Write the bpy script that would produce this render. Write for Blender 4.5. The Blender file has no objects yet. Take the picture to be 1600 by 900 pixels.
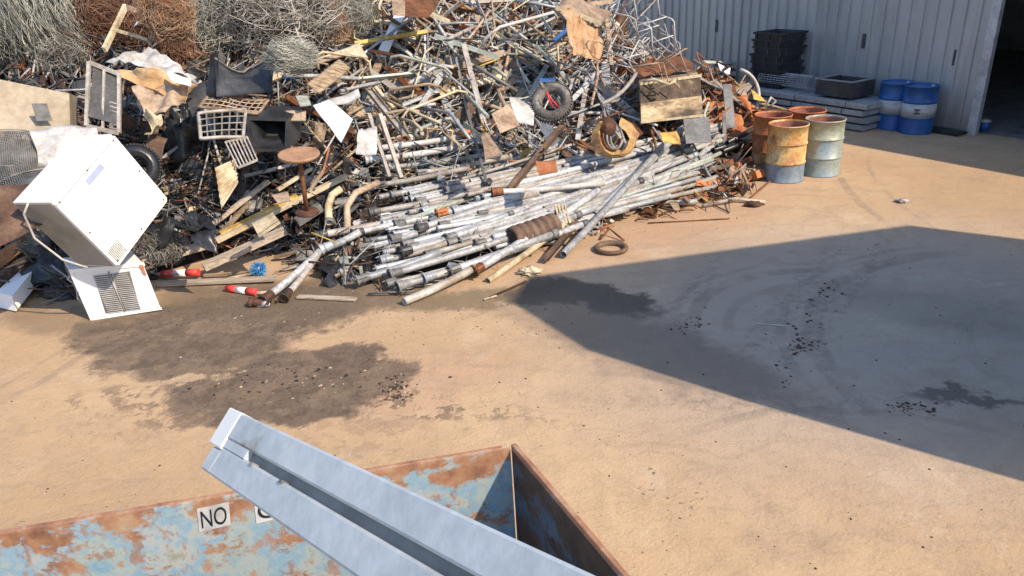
import bpy, math, random
from mathutils import Vector, Matrix, noise
random.seed(7)
R_ = math.radians
sc = bpy.context.scene
col = sc.collection
V = Vector

# ---------------------------------------------------------------- camera
FPX, CAMH = 1150.0, 3.35
_d = V((945-800, 3050-450, FPX)).normalized()
_f = V((0, 0, 1))
_Y = (_f - _d*_f.dot(_d)).normalized()
_X = _Y.cross(-_d)
RW = Matrix((_X, _Y, -_d))                # rows: world axes expressed in camera space (x right, y down, z forward)
cx, cy, cz = RW.col[0], RW.col[1], RW.col[2]
cam = bpy.data.cameras.new('camera'); camo = bpy.data.objects.new('camera', cam); col.objects.link(camo)
m = Matrix((V(cx), -V(cy), -V(cz))).transposed().to_4x4(); m.translation = V((0, 0, CAMH))
camo.matrix_world = m
cam.sensor_width = 36; cam.lens = FPX/1600*36; cam.clip_start = .05; cam.clip_end = 500
sc.camera = camo

# ---------------------------------------------------------------- light
AZ, EL = R_(-37.5), R_(41.5)
SUN = V((math.cos(AZ)*math.cos(EL), math.sin(AZ)*math.cos(EL), math.sin(EL)))
w = bpy.data.worlds.new('World'); sc.world = w; w.use_nodes = True
nt = w.node_tree; bg = nt.nodes['Background']
sky = nt.nodes.new('ShaderNodeTexSky'); sky.sky_type = 'NISHITA'; sky.sun_disc = False
sky.sun_elevation = EL; sky.sun_rotation = math.pi/2 - AZ
sky.air_density = 1.1; sky.dust_density = .8; sky.ozone_density = 1.6
nt.links.new(sky.outputs[0], bg.inputs[0]); bg.inputs[1].default_value = .15
sl = bpy.data.lights.new('sun', 'SUN'); so = bpy.data.objects.new('sun', sl); col.objects.link(so)
sl.energy = 3.85; sl.angle = R_(.5); sl.color = (1, .83, .62)
so.rotation_euler = SUN.to_track_quat('Z', 'Y').to_euler(); so.location = (0, 0, 30)
vs = sc.view_settings; vs.view_transform = 'Standard'; vs.look = 'None'; vs.gamma = 1; vs.exposure = .72
vs.use_curve_mapping = False
sc.render.engine = 'CYCLES'

# ---------------------------------------------------------------- projection helpers (a pixel of the 1600x900 photo -> a point)
def ray(px, py): return RW @ V(((px-800)/FPX, (py-450)/FPX, 1.0))
def g(px, py, z=0.0):
    r = ray(px, py); t = (z-CAMH)/r.z
    return V((0, 0, CAMH)) + r*t
def atd(px, py, depth): return V((0, 0, CAMH)) + ray(px, py)*depth

def interp(x, pts):
    if x <= pts[0][0]: return pts[0][1]
    for (a, b), (c, d) in zip(pts, pts[1:]):
        if x <= c: return b + (d-b)*(x-a)/(c-a)
    return pts[-1][1]
FRONT = [V((-14, 6.6))] + [g(*p).xy for p in ((-60, 462), (60, 462), (130, 470), (240, 440), (330, 408), (430, 402), (500, 440), (580, 462), (640, 470), (760, 440), (880, 400), (1000, 352), (1120, 322), (1200, 305))]
RIGHT = [V((3.75, 10.3)), V((3.85, 11.2)), V((3.9, 12.2)), V((5.2, 13.7)), V((4.7, 16.5)), V((3, 19.0))]
POLY = FRONT + RIGHT + [V((-14, 19))]
def seg_d(p, a, b):
    ab = b-a; t = max(0, min(1, (p-a).dot(ab)/ab.length_squared)); return (p-a-ab*t).length
def inside(p):
    c = False; n = len(POLY)
    for i in range(n):
        a, b = POLY[i], POLY[i-1]
        if (a.y > p.y) != (b.y > p.y) and p.x < (b.x-a.x)*(p.y-a.y)/(b.y-a.y)+a.x: c = not c
    return c
def S(x, y):
    """height of the heap's packed core above the ground"""
    p = V((x, y))
    if not inside(p): return 0.0
    df = min(seg_d(p, a, b) for a, b in zip(FRONT, FRONT[1:]))
    dr = min(seg_d(p, a, b) for a, b in zip(RIGHT, RIGHT[1:]))
    hl = interp(df, [(0, 0), (.4, .22), (1, .62), (2, 1.3), (4, 2.7), (6, 3.9), (8, 4.6)])
    hr = interp(df, [(0, 0), (.5, .08), (1.5, .25), (3, .72), (4, 1.2), (6, 2.5), (8, 3.7), (10, 4.4)])
    k = max(0, min(1, (x+3.6)/2.2)); k = k*k*(3-2*k)
    hh = hl*(1-k)+hr*k
    hh = min(hh, interp(dr, [(0, .05), (.4, .45), (1.2, 1.0), (1.9, 1.2), (2.4, 2.4), (3.0, 4.6)]))
    n = noise.noise(V((x*1.1, y*1.1, 3)))*.5 + noise.noise(V((x*2.7, y*2.7, 8)))*.25
    return max(0.01, hh + n*min(.45, hh*.45))
_S0 = S; _G = {}
def S(x, y):
    i, j = math.floor(x*8), math.floor(y*8); u, v = x*8-i, y*8-j; q = []
    for a in (i, i+1):
        for b in (j, j+1):
            if (a, b) not in _G: _G[a, b] = _S0(a/8, b/8)
            q.append(_G[a, b])
    return (q[0]*(1-v)+q[1]*v)*(1-u)+(q[2]*(1-v)+q[3]*v)*u
def at(px, py, lift=0.0, t0=3.0):
    r = ray(px, py); o = V((0, 0, CAMH)); t = t0; dt = .06
    while t < 24:
        p = o + r*t
        if p.z <= S(p.x, p.y): break
        t += dt
    for _ in range(6):
        dt *= .5; p = o + r*t
        t += -dt if p.z <= S(p.x, p.y) else dt
    p = o + r*t
    return p + V((0, 0, lift))
def nrm(x, y):
    e = .15; return V((S(x-e, y)-S(x+e, y), S(x, y-e)-S(x, y+e), 2*e)).normalized()

# ---------------------------------------------------------------- materials
def mat(name, cols, rough=.6, metal=0.0, scale=3.0, bump=.15, rand=.25, stretch=(1, 1, 1), pos=None, detail=6, spec=.5, fine=0.0):
    mt = bpy.data.materials.new(name); mt.use_nodes = True; n = mt.node_tree.nodes; l = mt.node_tree.links
    bs = n['Principled BSDF']
    tc = n.new('ShaderNodeTexCoord'); oi = n.new('ShaderNodeObjectInfo')
    ad = n.new('ShaderNodeVectorMath'); ad.operation = 'ADD'
    sc_ = n.new('ShaderNodeVectorMath'); sc_.operation = 'SCALE'; sc_.inputs[0].default_value = (37, 53, 71)
    l.new(oi.outputs['Random'], sc_.inputs['Scale']); l.new(tc.outputs['Object'], ad.inputs[0]); l.new(sc_.outputs[0], ad.inputs[1])
    mp = n.new('ShaderNodeMapping'); mp.inputs['Scale'].default_value = stretch; l.new(ad.outputs[0], mp.inputs[0])
    ns = n.new('ShaderNodeTexNoise'); ns.inputs['Scale'].default_value = scale; ns.inputs['Detail'].default_value = detail; ns.inputs['Roughness'].default_value = .65
    l.new(mp.outputs[0], ns.inputs['Vector'])
    cr = n.new('ShaderNodeValToRGB'); els = cr.color_ramp.elements
    k = len(cols); ps = pos or [.32+.36*i/max(1, k-1) for i in range(k)]
    while len(els) < k: els.new(.5)
    for e, p_, c in zip(els, ps, cols): e.position = p_; e.color = (*c, 1)
    l.new(ns.outputs['Fac'], cr.inputs[0])
    hs = n.new('ShaderNodeHueSaturation'); mr = n.new('ShaderNodeMapRange')
    mr.inputs['To Min'].default_value = 1-rand; mr.inputs['To Max'].default_value = 1+rand*.8
    l.new(oi.outputs['Random'], mr.inputs['Value']); l.new(mr.outputs[0], hs.inputs['Value']); l.new(cr.outputs[0], hs.inputs['Color'])
    last = hs.outputs[0]
    n2 = n.new('ShaderNodeTexNoise'); n2.inputs['Scale'].default_value = scale*7; n2.inputs['Detail'].default_value = 5
    l.new(mp.outputs[0], n2.inputs['Vector'])
    if fine:
        mx = n.new('ShaderNodeMix'); mx.data_type = 'RGBA'; mx.blend_type = 'MULTIPLY'; mx.inputs[0].default_value = 1
        r2 = n.new('ShaderNodeMapRange'); r2.inputs['From Min'].default_value = .3; r2.inputs['From Max'].default_value = .6
        r2.inputs['To Min'].default_value = 1-fine; r2.inputs['To Max'].default_value = 1
        l.new(n2.outputs['Fac'], r2.inputs[0]); l.new(last, mx.inputs[6]); l.new(r2.outputs[0], mx.inputs[7]); last = mx.outputs[2]
    l.new(last, bs.inputs['Base Color'])
    rr = n.new('ShaderNodeMapRange'); rr.inputs['To Min'].default_value = max(.05, rough-.18); rr.inputs['To Max'].default_value = min(1, rough+.18)
    l.new(n2.outputs['Fac'], rr.inputs[0]); l.new(rr.outputs[0], bs.inputs['Roughness'])
    bs.inputs['Metallic'].default_value = metal; bs.inputs['Specular IOR Level'].default_value = spec
    if bump:
        b = n.new('ShaderNodeBump'); b.inputs['Strength'].default_value = bump; b.inputs['Distance'].default_value = .02
        l.new(n2.outputs['Fac'], b.inputs['Height']); l.new(b.outputs[0], bs.inputs['Normal'])
    return mt
RUST = (.20, .075, .03); DRUST = (.07, .03, .018); ORUST = (.42, .15, .055)
M = {
 'alu': mat('aluminium', [(.24, .23, .22), (.43, .44, .46), (.53, .54, .57)], .55, .12, 4, .15, .28, (1, 1, 1), fine=.4),
 'alu2': mat('dusty_aluminium', [(.22, .18, .14), (.36, .33, .30), (.46, .45, .44)], .6, .08, 3, .12, .25, fine=.3),
 'galv': mat('galvanised_steel', [(.24, .26, .29), (.36, .39, .42), (.46, .48, .50)], .5, .2, 6, .1, .25, fine=.2),
 'rust': mat('rusty_steel', [DRUST, RUST, (.30, .13, .06)], .85, .1, 5, .5, .3, fine=.4),
 'drust': mat('dark_rusty_steel', [(.025, .018, .015), DRUST, (.13, .06, .035)], .85, .1, 5, .5, .3, fine=.3),
 'orust': mat('orange_rusty_steel', [(.22, .07, .03), ORUST, (.50, .22, .10)], .9, 0, 4, .4, .2, fine=.3),
 'tan': mat('tan_paint', [(.20, .12, .08), (.37, .27, .19), (.46, .36, .27)], .7, 0, 3, .25, .25, fine=.35),
 'cream': mat('cream_paint', [(.30, .20, .10), (.52, .44, .30), (.60, .53, .39)], .6, 0, 3, .2, .15, fine=.3),
 'yellow': mat('yellow_paint', [(.30, .16, .05), (.62, .42, .10), (.68, .50, .16)], .55, 0, 4, .2, .12, fine=.3),
 'white': mat('white_enamel', [(.70, .70, .69), (.80, .80, .80), (.82, .82, .82)], .4, 0, 2, .05, .06),
 'dirtywhite': mat('dirty_white_paint', [(.30, .27, .24), (.50, .49, .48), (.62, .61, .61)], .55, 0, 2.5, .15, .15, fine=.25),
 'black': mat('black_plastic', [(.010, .011, .013), (.022, .024, .028), (.05, .05, .055)], .35, 0, 3, .2, .3),
 'dgrey': mat('dark_grey_plastic', [(.025, .027, .03), (.05, .052, .058), (.10, .10, .10)], .5, 0, 3, .25, .3, fine=.2),
 'mgrey': mat('grey_steel', [(.10, .10, .10), (.18, .18, .18), (.25, .25, .25)], .6, .2, 3, .2, .3, fine=.3),
 'brown': mat('brown_paint', [(.05, .03, .02), (.12, .065, .04), (.20, .12, .08)], .7, 0, 3, .3, .3, fine=.3),
 'wood': mat('weathered_timber', [(.12, .08, .05), (.34, .25, .16), (.50, .40, .28)], .8, 0, 4, .5, .25, (.5, 6, 6), fine=.4),
 'lwood': mat('pale_timber', [(.26, .19, .14), (.46, .38, .30), (.56, .49, .41)], .8, 0, 4, .4, .15, (.5, 6, 6), fine=.3),
 'dwood': mat('dark_timber', [(.03, .022, .018), (.08, .05, .035), (.16, .11, .08)], .85, 0, 4, .5, .2, (.5, 6, 6), fine=.4),
 'blue': mat('blue_plastic', [(.012, .06, .20), (.02, .10, .33), (.04, .14, .38)], .4, 0, 2, .1, .1),
 'red': mat('red_paint', [(.35, .03, .02), (.60, .05, .04), (.65, .10, .08)], .5, 0, 4, .1, .1),
 'tealp': mat('pale_green_paint', [(.24, .22, .18), (.36, .40, .36), (.46, .48, .46)], .6, .1, 3, .2, .2, fine=.3),
 'rubber': mat('dusty_rubber', [(.04, .04, .04), (.13, .12, .11), (.30, .28, .25)], .8, 0, 4, .4, .2, fine=.3),
 'wire': mat('grey_wire', [(.14, .13, .11), (.30, .28, .25), (.42, .40, .37)], .6, .25, 3, 0, .2),
 'owire': mat('rusty_wire', [(.09, .045, .03), (.20, .10, .06), (.32, .18, .11)], .85, 0, 2, 0, .2),
 'owire2': mat('orange_wire', [(.20, .12, .07), (.34, .21, .13), (.42, .29, .19)], .85, 0, 2, 0, .2),
 'gwire': mat('green_grey_wire', [(.16, .16, .13), (.32, .32, .28), (.42, .42, .38)], .6, .2, 2, 0, .2),
 'matted': mat('matted_wire', [(.02, .018, .014), (.07, .065, .055), (.16, .15, .13)], .9, .1, 9, 1, 0, fine=.6),
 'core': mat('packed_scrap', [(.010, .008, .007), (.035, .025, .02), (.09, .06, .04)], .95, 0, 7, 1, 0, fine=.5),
 'concrete': mat('grey_cladding', [(.22, .23, .24), (.30, .31, .32)], .7, 0, 2, .1, 0),
}

# ---------------------------------------------------------------- mesh building
class MB:
    def __init__(s): s.v = []; s.f = []; s.sm = []; s.mi = []; s.cur = 0
    def face(s, idx, smooth=False): s.f.append(tuple(idx)); s.sm.append(smooth); s.mi.append(s.cur)
    def add(s, vs, fs, smooth=False):
        b = len(s.v); s.v += [V(a) for a in vs]
        for q in fs: s.face([b+i for i in q], smooth)
        return s
    def box(s, c, ax, ay, az, hx, hy, hz, ch=0.0):
        """box centre c with unit axes and half sizes; ch = chamfer on the four long edges of ax"""
        c = V(c)
        if ch <= 0:
            vs = [c+ax*(i*hx)+ay*(j*hy)+az*(k*hz) for i in (-1, 1) for j in (-1, 1) for k in (-1, 1)]
            return s.add(vs, [(0, 1, 3, 2), (4, 6, 7, 5), (0, 4, 5, 1), (2, 3, 7, 6), (0, 2, 6, 4), (1, 5, 7, 3)])
        prof = []
        for (sy, sz) in ((1, 1), (-1, 1), (-1, -1), (1, -1)):
            a = (sy*hy, sz*(hz-ch)); b = (sy*(hy-ch), sz*hz)
            prof += [a, b] if sy*sz > 0 else [b, a]
        return s.prism([c-ax*hx+ay*p+az*q for p, q in prof], ax*(2*hx))
    def bx(s, x0, x1, y0, y1, z0, z1):
        return s.box(((x0+x1)/2, (y0+y1)/2, (z0+z1)/2), V((1, 0, 0)), V((0, 1, 0)), V((0, 0, 1)), (x1-x0)/2, (y1-y0)/2, (z1-z0)/2)
    def prism(s, base, ext):
        n = len(base); vs = [V(b) for b in base]+[V(b)+V(ext) for b in base]
        return s.add(vs, [tuple(range(n))[::-1], tuple(range(n, 2*n))]+[(i, (i+1) % n, n+(i+1) % n, n+i) for i in range(n)])
    def tube(s, path, r, n=8, caps=True, hollow=0.0, radii=None, closed=False, up=None):
        path = [V(p) for p in path]; m_ = len(path); rings = []
        t = (path[1]-path[0]).normalized(); a = V((0, 0, 1)) if abs(t.z) < .9 else V((1, 0, 0))
        u = t.cross(a).normalized()
        for i, p in enumerate(path):
            if closed: t2 = (path[(i+1) % m_]-path[i-1]).normalized()
            else: t2 = (path[min(i+1, m_-1)]-path[max(i-1, 0)]).normalized()
            u = (u-t2*u.dot(t2)).normalized(); w_ = t2.cross(u)
            rr = radii[i] if radii else r
            rings.append([(p+(u*math.cos(2*math.pi*k/n)+w_*math.sin(2*math.pi*k/n))*rr, p+(u*math.cos(2*math.pi*k/n)+w_*math.sin(2*math.pi*k/n))*(rr-hollow)) for k in range(n)])
        def skin(q, flip):
            b = len(s.v)
            for rg in rings: s.v += [x[q] for x in rg]
            M_ = m_ if closed else m_-1
            for i in range(M_):
                for k in range(n):
                    j = (i+1) % m_; A = (b+i*n+k, b+i*n+(k+1) % n, b+j*n+(k+1) % n, b+j*n+k)
                    s.face(A[::-1] if flip else A, n > 4)
            return b
        b0 = skin(0, False)
        if hollow and not closed:
            b1 = skin(1, True)
            for off in (0, (m_-1)*n):
                for k in range(n):
                    A = (b0+off+k, b0+off+(k+1) % n, b1+off+(k+1) % n, b1+off+k); s.face(A[::-1] if off == 0 else A)
        elif caps and not closed:
            s.face([b0+k for k in range(n)][::-1]); s.face([b0+(m_-1)*n+k for k in range(n)])
        return s
    def lathe(s, o, ax, prof, n=24, smooth=True):
        """prof: list of (distance along ax, radius)"""
        ax = V(ax).normalized(); a = V((0, 0, 1)) if abs(ax.z) < .9 else V((1, 0, 0)); u = ax.cross(a).normalized(); w_ = ax.cross(u)
        b = len(s.v)
        for (d, r) in prof:
            for k in range(n):
                th = 2*math.pi*k/n; s.v.append(V(o)+ax*d+(u*math.cos(th)+w_*math.sin(th))*max(r, 1e-4))
        for i in range(len(prof)-1):
            for k in range(n): s.face((b+i*n+k, b+(i+1)*n+k, b+(i+1)*n+(k+1) % n, b+i*n+(k+1) % n), smooth)
        return s
    def sheet(s, P, nu, nv, th, disp=None):
        """bent sheet: P(u,v)->point; thickness th"""
        b = len(s.v); pts = [[P(i/nu, j/nv) for j in range(nv+1)] for i in range(nu+1)]
        top = []
        for i in range(nu+1):
            for j in range(nv+1):
                du = pts[min(i+1, nu)][j]-pts[max(i-1, 0)][j]; dv = pts[i][min(j+1, nv)]-pts[i][max(j-1, 0)]
                nn = du.cross(dv); nn = nn.normalized() if nn.length > 1e-9 else V((0, 0, 1))
                top.append(nn); s.v.append(pts[i][j])
        W = nv+1; N = W*(nu+1)
        for i in range(nu+1):
            for j in range(W): s.v.append(pts[i][j]+top[i*W+j]*th)
        for i in range(nu):
            for j in range(nv):
                a = b+i*W+j; q = (a, a+1, a+W+1, a+W); s.face(q, disp is not None); s.face([x+N for x in q][::-1], disp is not None)
        for i in range(nu):
            for j in (0, nv): a = b+i*W+j; s.face((a, a+W, a+W+N, a+N))
        for j in range(nv):
            for i in (0, nu): a = b+i*W+j; s.face((a, a+1, a+1+N, a+N))
        return s
    def build(s, name, mt, parent=None, origin=None):
        o = V(origin) if origin is not None else (ORI[parent.name] if parent else (sum(s.v, V())/max(1, len(s.v))))
        me = bpy.data.meshes.new(name); me.from_pydata([v-o for v in s.v], [], s.f)
        mts = mt if isinstance(mt, (list, tuple)) else [mt]
        for q in mts: me.materials.append(M[q] if isinstance(q, str) else q)
        me.polygons.foreach_set('use_smooth', s.sm); me.polygons.foreach_set('material_index', s.mi); me.update()
        ob = bpy.data.objects.new(name, me); col.objects.link(ob)
        if parent: ob.parent = parent; ORI[ob.name] = o
        else: ob.location = o; ORI[ob.name] = o
        return ob
ORI = {}
def tag(o, label, cat, group=None, kind=None):
    if label: o['label'] = label
    if cat: o['category'] = cat
    if group: o['group'] = group
    if kind: o['kind'] = kind
    return o
def thing(name, label, cat, loc, group=None):
    o = bpy.data.objects.new(name, None); col.objects.link(o); o.location = V(loc); ORI[o.name] = V(loc); o.empty_display_size = .1
    return tag(o, label, cat, group)
def dup(root, loc, label=None, group=None, rz=0):
    c = root.copy(); col.objects.link(c); c.location = loc; c.rotation_euler = (0, 0, rz)
    if label: c['label'] = label
    if group: c['group'] = group
    for ch in root.children:
        k = ch.copy(); col.objects.link(k); k.parent = c
        for gch in ch.children:
            q = gch.copy(); col.objects.link(q); q.parent = k
    return c
def frame(d, up=V((0, 0, 1))):
    d = V(d).normalized(); s_ = d.cross(up)
    if s_.length < 1e-3: s_ = d.cross(V((1, 0, 0)))
    s_.normalize(); return d, s_, s_.cross(d)
def beam(mb, a, b, hw, hh, ch=0.0):
    a, b = V(a), V(b); d, s_, u = frame(b-a); mb.box((a+b)/2, d, s_, u, (b-a).length/2, hw, hh, ch); return mb
def rnd(a, b): return random.uniform(a, b)

# ================================================================ GROUND
def ground_material():
    mt = bpy.data.materials.new('packed_dirt_yard'); mt.use_nodes = True; n = mt.node_tree.nodes; l = mt.node_tree.links; bs = n['Principled BSDF']
    tc = n.new('ShaderNodeTexCoord'); co = tc.outputs['Object']
    def noise_(s_, d_=8, r=.6, v=None, w_=None):
        x = n.new('ShaderNodeTexNoise'); x.inputs['Scale'].default_value = s_; x.inputs['Detail'].default_value = d_; x.inputs['Roughness'].default_value = r
        l.new(v or co, x.inputs['Vector']); return x
    def mr(v, a, b, c=0, d=1, smooth=True):
        x = n.new('ShaderNodeMapRange'); x.interpolation_type = 'SMOOTHSTEP' if smooth else 'LINEAR'
        x.inputs[1].default_value = a; x.inputs[2].default_value = b; x.inputs[3].default_value = c; x.inputs[4].default_value = d
        l.new(v, x.inputs[0]); return x.outputs[0]
    def mth(op, a, b):
        x = n.new('ShaderNodeMath'); x.operation = op
        for i, q in enumerate((a, b)):
            if isinstance(q, (int, float)): x.inputs[i].default_value = q
            else: l.new(q, x.inputs[i])
        return x.outputs[0]
    def mix(f, a, b, bt='MIX'):
        x = n.new('ShaderNodeMix'); x.data_type = 'RGBA'; x.blend_type = bt
        for i, q in ((0, f), (6, a), (7, b)):
            if isinstance(q, (int, float)): x.inputs[i].default_value = q
            elif isinstance(q, tuple): x.inputs[i].default_value = (*q, 1)
            else: l.new(q, x.inputs[i])
        return x.outputs[2]
    wn = noise_(.9, 6, .6)
    sb = n.new('ShaderNodeVectorMath'); sb.operation = 'SUBTRACT'; sb.inputs[1].default_value = (.5, .5, .5); l.new(wn.outputs['Color'], sb.inputs[0])
    sc2 = n.new('ShaderNodeVectorMath'); sc2.operation = 'SCALE'; sc2.inputs['Scale'].default_value = 1.3; l.new(sb.outputs[0], sc2.inputs[0])
    wv = n.new('ShaderNodeVectorMath'); wv.operation = 'ADD'; l.new(co, wv.inputs[0]); l.new(sc2.outputs[0], wv.inputs[1])
    wn2 = noise_(5, 5, .7)
    sb2 = n.new('ShaderNodeVectorMath'); sb2.operation = 'SUBTRACT'; sb2.inputs[1].default_value = (.5, .5, .5); l.new(wn2.outputs['Color'], sb2.inputs[0])
    sc3 = n.new('ShaderNodeVectorMath'); sc3.operation = 'SCALE'; sc3.inputs['Scale'].default_value = .5; l.new(sb2.outputs[0], sc3.inputs[0])
    wv2 = n.new('ShaderNodeVectorMath'); wv2.operation = 'ADD'; l.new(wv.outputs[0], wv2.inputs[0]); l.new(sc3.outputs[0], wv2.inputs[1])
    def ell(pa, pb, b_, soft=.35, warp=True):
        a, b = g(*pa), g(*pb); c = (a+b)/2; dd = b-a
        x = n.new('ShaderNodeMapping'); x.vector_type = 'TEXTURE'
        x.inputs['Location'].default_value = c; x.inputs['Rotation'].default_value = (0, 0, math.atan2(dd.y, dd.x)); x.inputs['Scale'].default_value = (dd.length/2, b_, 1000)
        l.new(wv2.outputs[0] if warp else co, x.inputs[0])
        y = n.new('ShaderNodeVectorMath'); y.operation = 'LENGTH'; l.new(x.outputs[0], y.inputs[0])
        return mr(y.outputs['Value'], 1+soft, 1-soft)
    big = noise_(.35, 5, .55); med = noise_(2.2, 8, .65); fin = noise_(38, 4, .7); grit = noise_(130, 2, .6)
    c = mix(mr(big.outputs['Fac'], .35, .65), (.43, .292, .178), (.505, .358, .225))
    c = mix(mr(med.outputs['Fac'], .42, .75), c, (.39, .275, .175))
    c = mix(mth('MULTIPLY', mr(med.outputs['Fac'], .35, .2), .6), c, (.56, .42, .27))
    # reddish spill near the rust
    c = mix(mth('MULTIPLY', ell((860, 420), (1230, 300), .55, .6), .55), c, (.44, .27, .17))
    c = mix(mth('MULTIPLY', ell((540, 650), (760, 560), .5, .6), .25), c, (.42, .24, .17))
    # grey tint over the shadowed yard, painting the shade's cooler tone into the ground
    c = mix(mth('MULTIPLY', ell((1000, 600), (1700, 400), 2.2, .5), .55), c, (.34, .335, .33))
    # drag lines swept over the yard
    stv = n.new('ShaderNodeMapping'); stv.inputs['Rotation'].default_value = (0, 0, R_(-35)); stv.inputs['Scale'].default_value = (.25, 5, 1); l.new(wv.outputs[0], stv.inputs[0])
    st = noise_(1.6, 6, .6, stv.outputs[0]); c = mix(mth('MULTIPLY', mr(st.outputs['Fac'], .50, .68), .36), c, (.30, .22, .155))
    scf = noise_(.9, 9, .72); c = mix(mth('MULTIPLY', mr(scf.outputs['Fac'], .54, .66), .38), c, (.28, .20, .14)); c = mix(mth('MULTIPLY', mr(scf.outputs['Fac'], .44, .34), .35), c, (.55, .44, .33))
    def ring_(pc, pt, add, w_, pa, pb, rb, wt, cl=(.20, .165, .135)):
        cc = g(*pc); Rr = (g(*pt)-cc).length+add; x = n.new('ShaderNodeVectorMath'); x.operation = 'DISTANCE'; x.inputs[1].default_value = cc; l.new(wsm, x.inputs[0])
        dd = mth('ABSOLUTE', mth('SUBTRACT', x.outputs['Value'], Rr), 0); k_ = mr(dd, w_, w_*.55); e_ = ell(pa, pb, rb, .5, False)
        return mth('MULTIPLY', mth('MULTIPLY', mth('MULTIPLY', k_, e_), mr(med.outputs['Fac'], .34, .6)), wt), cl
    ws_ = n.new('ShaderNodeVectorMath'); ws_.operation = 'SCALE'; ws_.inputs['Scale'].default_value = .22; l.new(sb.outputs[0], ws_.inputs[0]); wq = n.new('ShaderNodeVectorMath'); wq.operation = 'ADD'; l.new(co, wq.inputs[0]); l.new(ws_.outputs[0], wq.inputs[1]); wsm = wq.outputs[0]
    for a_ in (((1340, 520), (1096, 469), 0, .10, (1050, 540), (1240, 390), .9, .55), ((1340, 520), (1096, 469), .22, .05, (1050, 540), (1240, 390), .9, .4), ((1340, 520), (1096, 469), -.35, .07, (1050, 540), (1240, 390), .9, .35),
               ((1750, 560), (1300, 450), 0, .12, (1240, 610), (1400, 370), 1.0, .55), ((1750, 560), (1300, 450), .28, .06, (1240, 610), (1400, 370), 1.0, .4), ((1750, 560), (1300, 450), -1.3, .10, (1240, 610), (1500, 370), 1.2, .35),
               ((1500, 1000), (1250, 640), 0, .06, (1100, 700), (1500, 600), 1.0, .4), ((700, 1500), (1250, 640), 0, .05, (900, 560), (1560, 640), 1.0, .35), ((2400, 300), (1320, 290), 0, .07, (1180, 370), (1420, 250), 1.5, .5), ((2400, 300), (1320, 290), -.5, .04, (1180, 370), (1420, 250), 1.5, .4),
               ((-600, 500), (120, 560), 0, .06, (60, 500), (160, 640), .8, .4), ((-600, 500), (120, 560), -.3, .04, (60, 500), (160, 640), .8, .35)):
        f_, cl_ = ring_(*a_); c = mix(f_, c, cl_)
    # oily stain, in several overlapping pools with torn edges
    st_ = [((190, 560), (470, 500), .62), ((260, 620), (600, 585), .42), ((250, 500), (560, 480), .40), ((420, 560), (660, 600), .30), ((150, 500), (330, 560), .5)]
    s0 = None
    for a, b, r in st_:
        e = ell(a, b, r*1.45, .15); s0 = e if s0 is None else mth('MAXIMUM', s0, e)
    torn = mr(med.outputs['Fac'], .36, .50, 0, 1)
    s0 = mth('MULTIPLY', s0, mth('MAXIMUM', torn, .86))
    mud = noise_(6, 9, .75); mudc = mix(mr(mud.outputs['Fac'], .40, .60), (.065, .050, .042), (.125, .094, .075)); c = mix(mth('MULTIPLY', s0, .94), c, mudc)
    e = ell((100, 640), (420, 625), .33, .5); broken = mr(noise_(4.5, 8, .75).outputs['Fac'], .5, .56)
    c = mix(mth('MULTIPLY', mth('MULTIPLY', e, broken), .8), c, (.17, .12, .085))
    e = ell((520, 625), (830, 655), .17, .5); c = mix(mth('MULTIPLY', mth('MULTIPLY', e, broken), .85), c, (.15, .11, .08))
    e = ell((480, 640), (640, 690), .35, .5); c = mix(mth('MULTIPLY', mth('MULTIPLY', e, broken), .35), c, (.2, .13, .09))
    # wet edge along the foot of the heap
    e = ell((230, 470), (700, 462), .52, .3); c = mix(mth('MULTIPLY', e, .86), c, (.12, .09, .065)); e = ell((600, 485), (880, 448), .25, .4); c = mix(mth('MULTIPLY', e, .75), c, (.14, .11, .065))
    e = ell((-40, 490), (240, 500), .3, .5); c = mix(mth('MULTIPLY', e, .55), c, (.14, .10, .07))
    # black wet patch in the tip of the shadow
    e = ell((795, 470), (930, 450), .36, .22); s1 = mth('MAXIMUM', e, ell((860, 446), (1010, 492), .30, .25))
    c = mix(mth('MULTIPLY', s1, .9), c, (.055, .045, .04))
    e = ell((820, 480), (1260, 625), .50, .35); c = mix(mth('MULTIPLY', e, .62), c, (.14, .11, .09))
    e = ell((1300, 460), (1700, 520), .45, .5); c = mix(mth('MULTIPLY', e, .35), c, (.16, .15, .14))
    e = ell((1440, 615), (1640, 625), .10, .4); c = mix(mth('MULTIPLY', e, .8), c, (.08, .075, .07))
    # tyre tracks
    for (a, b) in (((1120, 600), (1330, 360)), ((1180, 610), (1400, 372)), ((1010, 540), (1130, 395)), ((900, 620), (1500, 640))):
        e = ell(a, b, .16, .5, False); tr = mr(noise_(9, 6, .75).outputs['Fac'], .45, .62)
        c = mix(mth('MULTIPLY', mth('MULTIPLY', e, tr), .42), c, (.15, .13, .11))
    # tyre dropped mud crumbs: dark spots
    vo = n.new('ShaderNodeTexVoronoi'); vo.inputs['Scale'].default_value = 7; vo.inputs['Randomness'].default_value = 1; l.new(wv2.outputs[0], vo.inputs['Vector'])
    sep = n.new('ShaderNodeSeparateColor'); l.new(vo.outputs['Color'], sep.inputs[0])
    spot = mth('MULTIPLY', mr(vo.outputs['Distance'], .30, .12), mth('LESS_THAN', sep.outputs[0], .38))
    z = ell((1190, 570), (1310, 440), .35, .4)
    for a, b, r in (((1380, 635), (1470, 640), .14), ((1040, 520), (1110, 480), .22), ((960, 780), (1100, 770), .4), ((1340, 400), (1400, 370), .3)): z = mth('MAXIMUM', z, ell(a, b, r, .4))
    c = mix(mth('MULTIPLY', mth('MULTIPLY', spot, z), .85), c, (.05, .045, .04))
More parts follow.
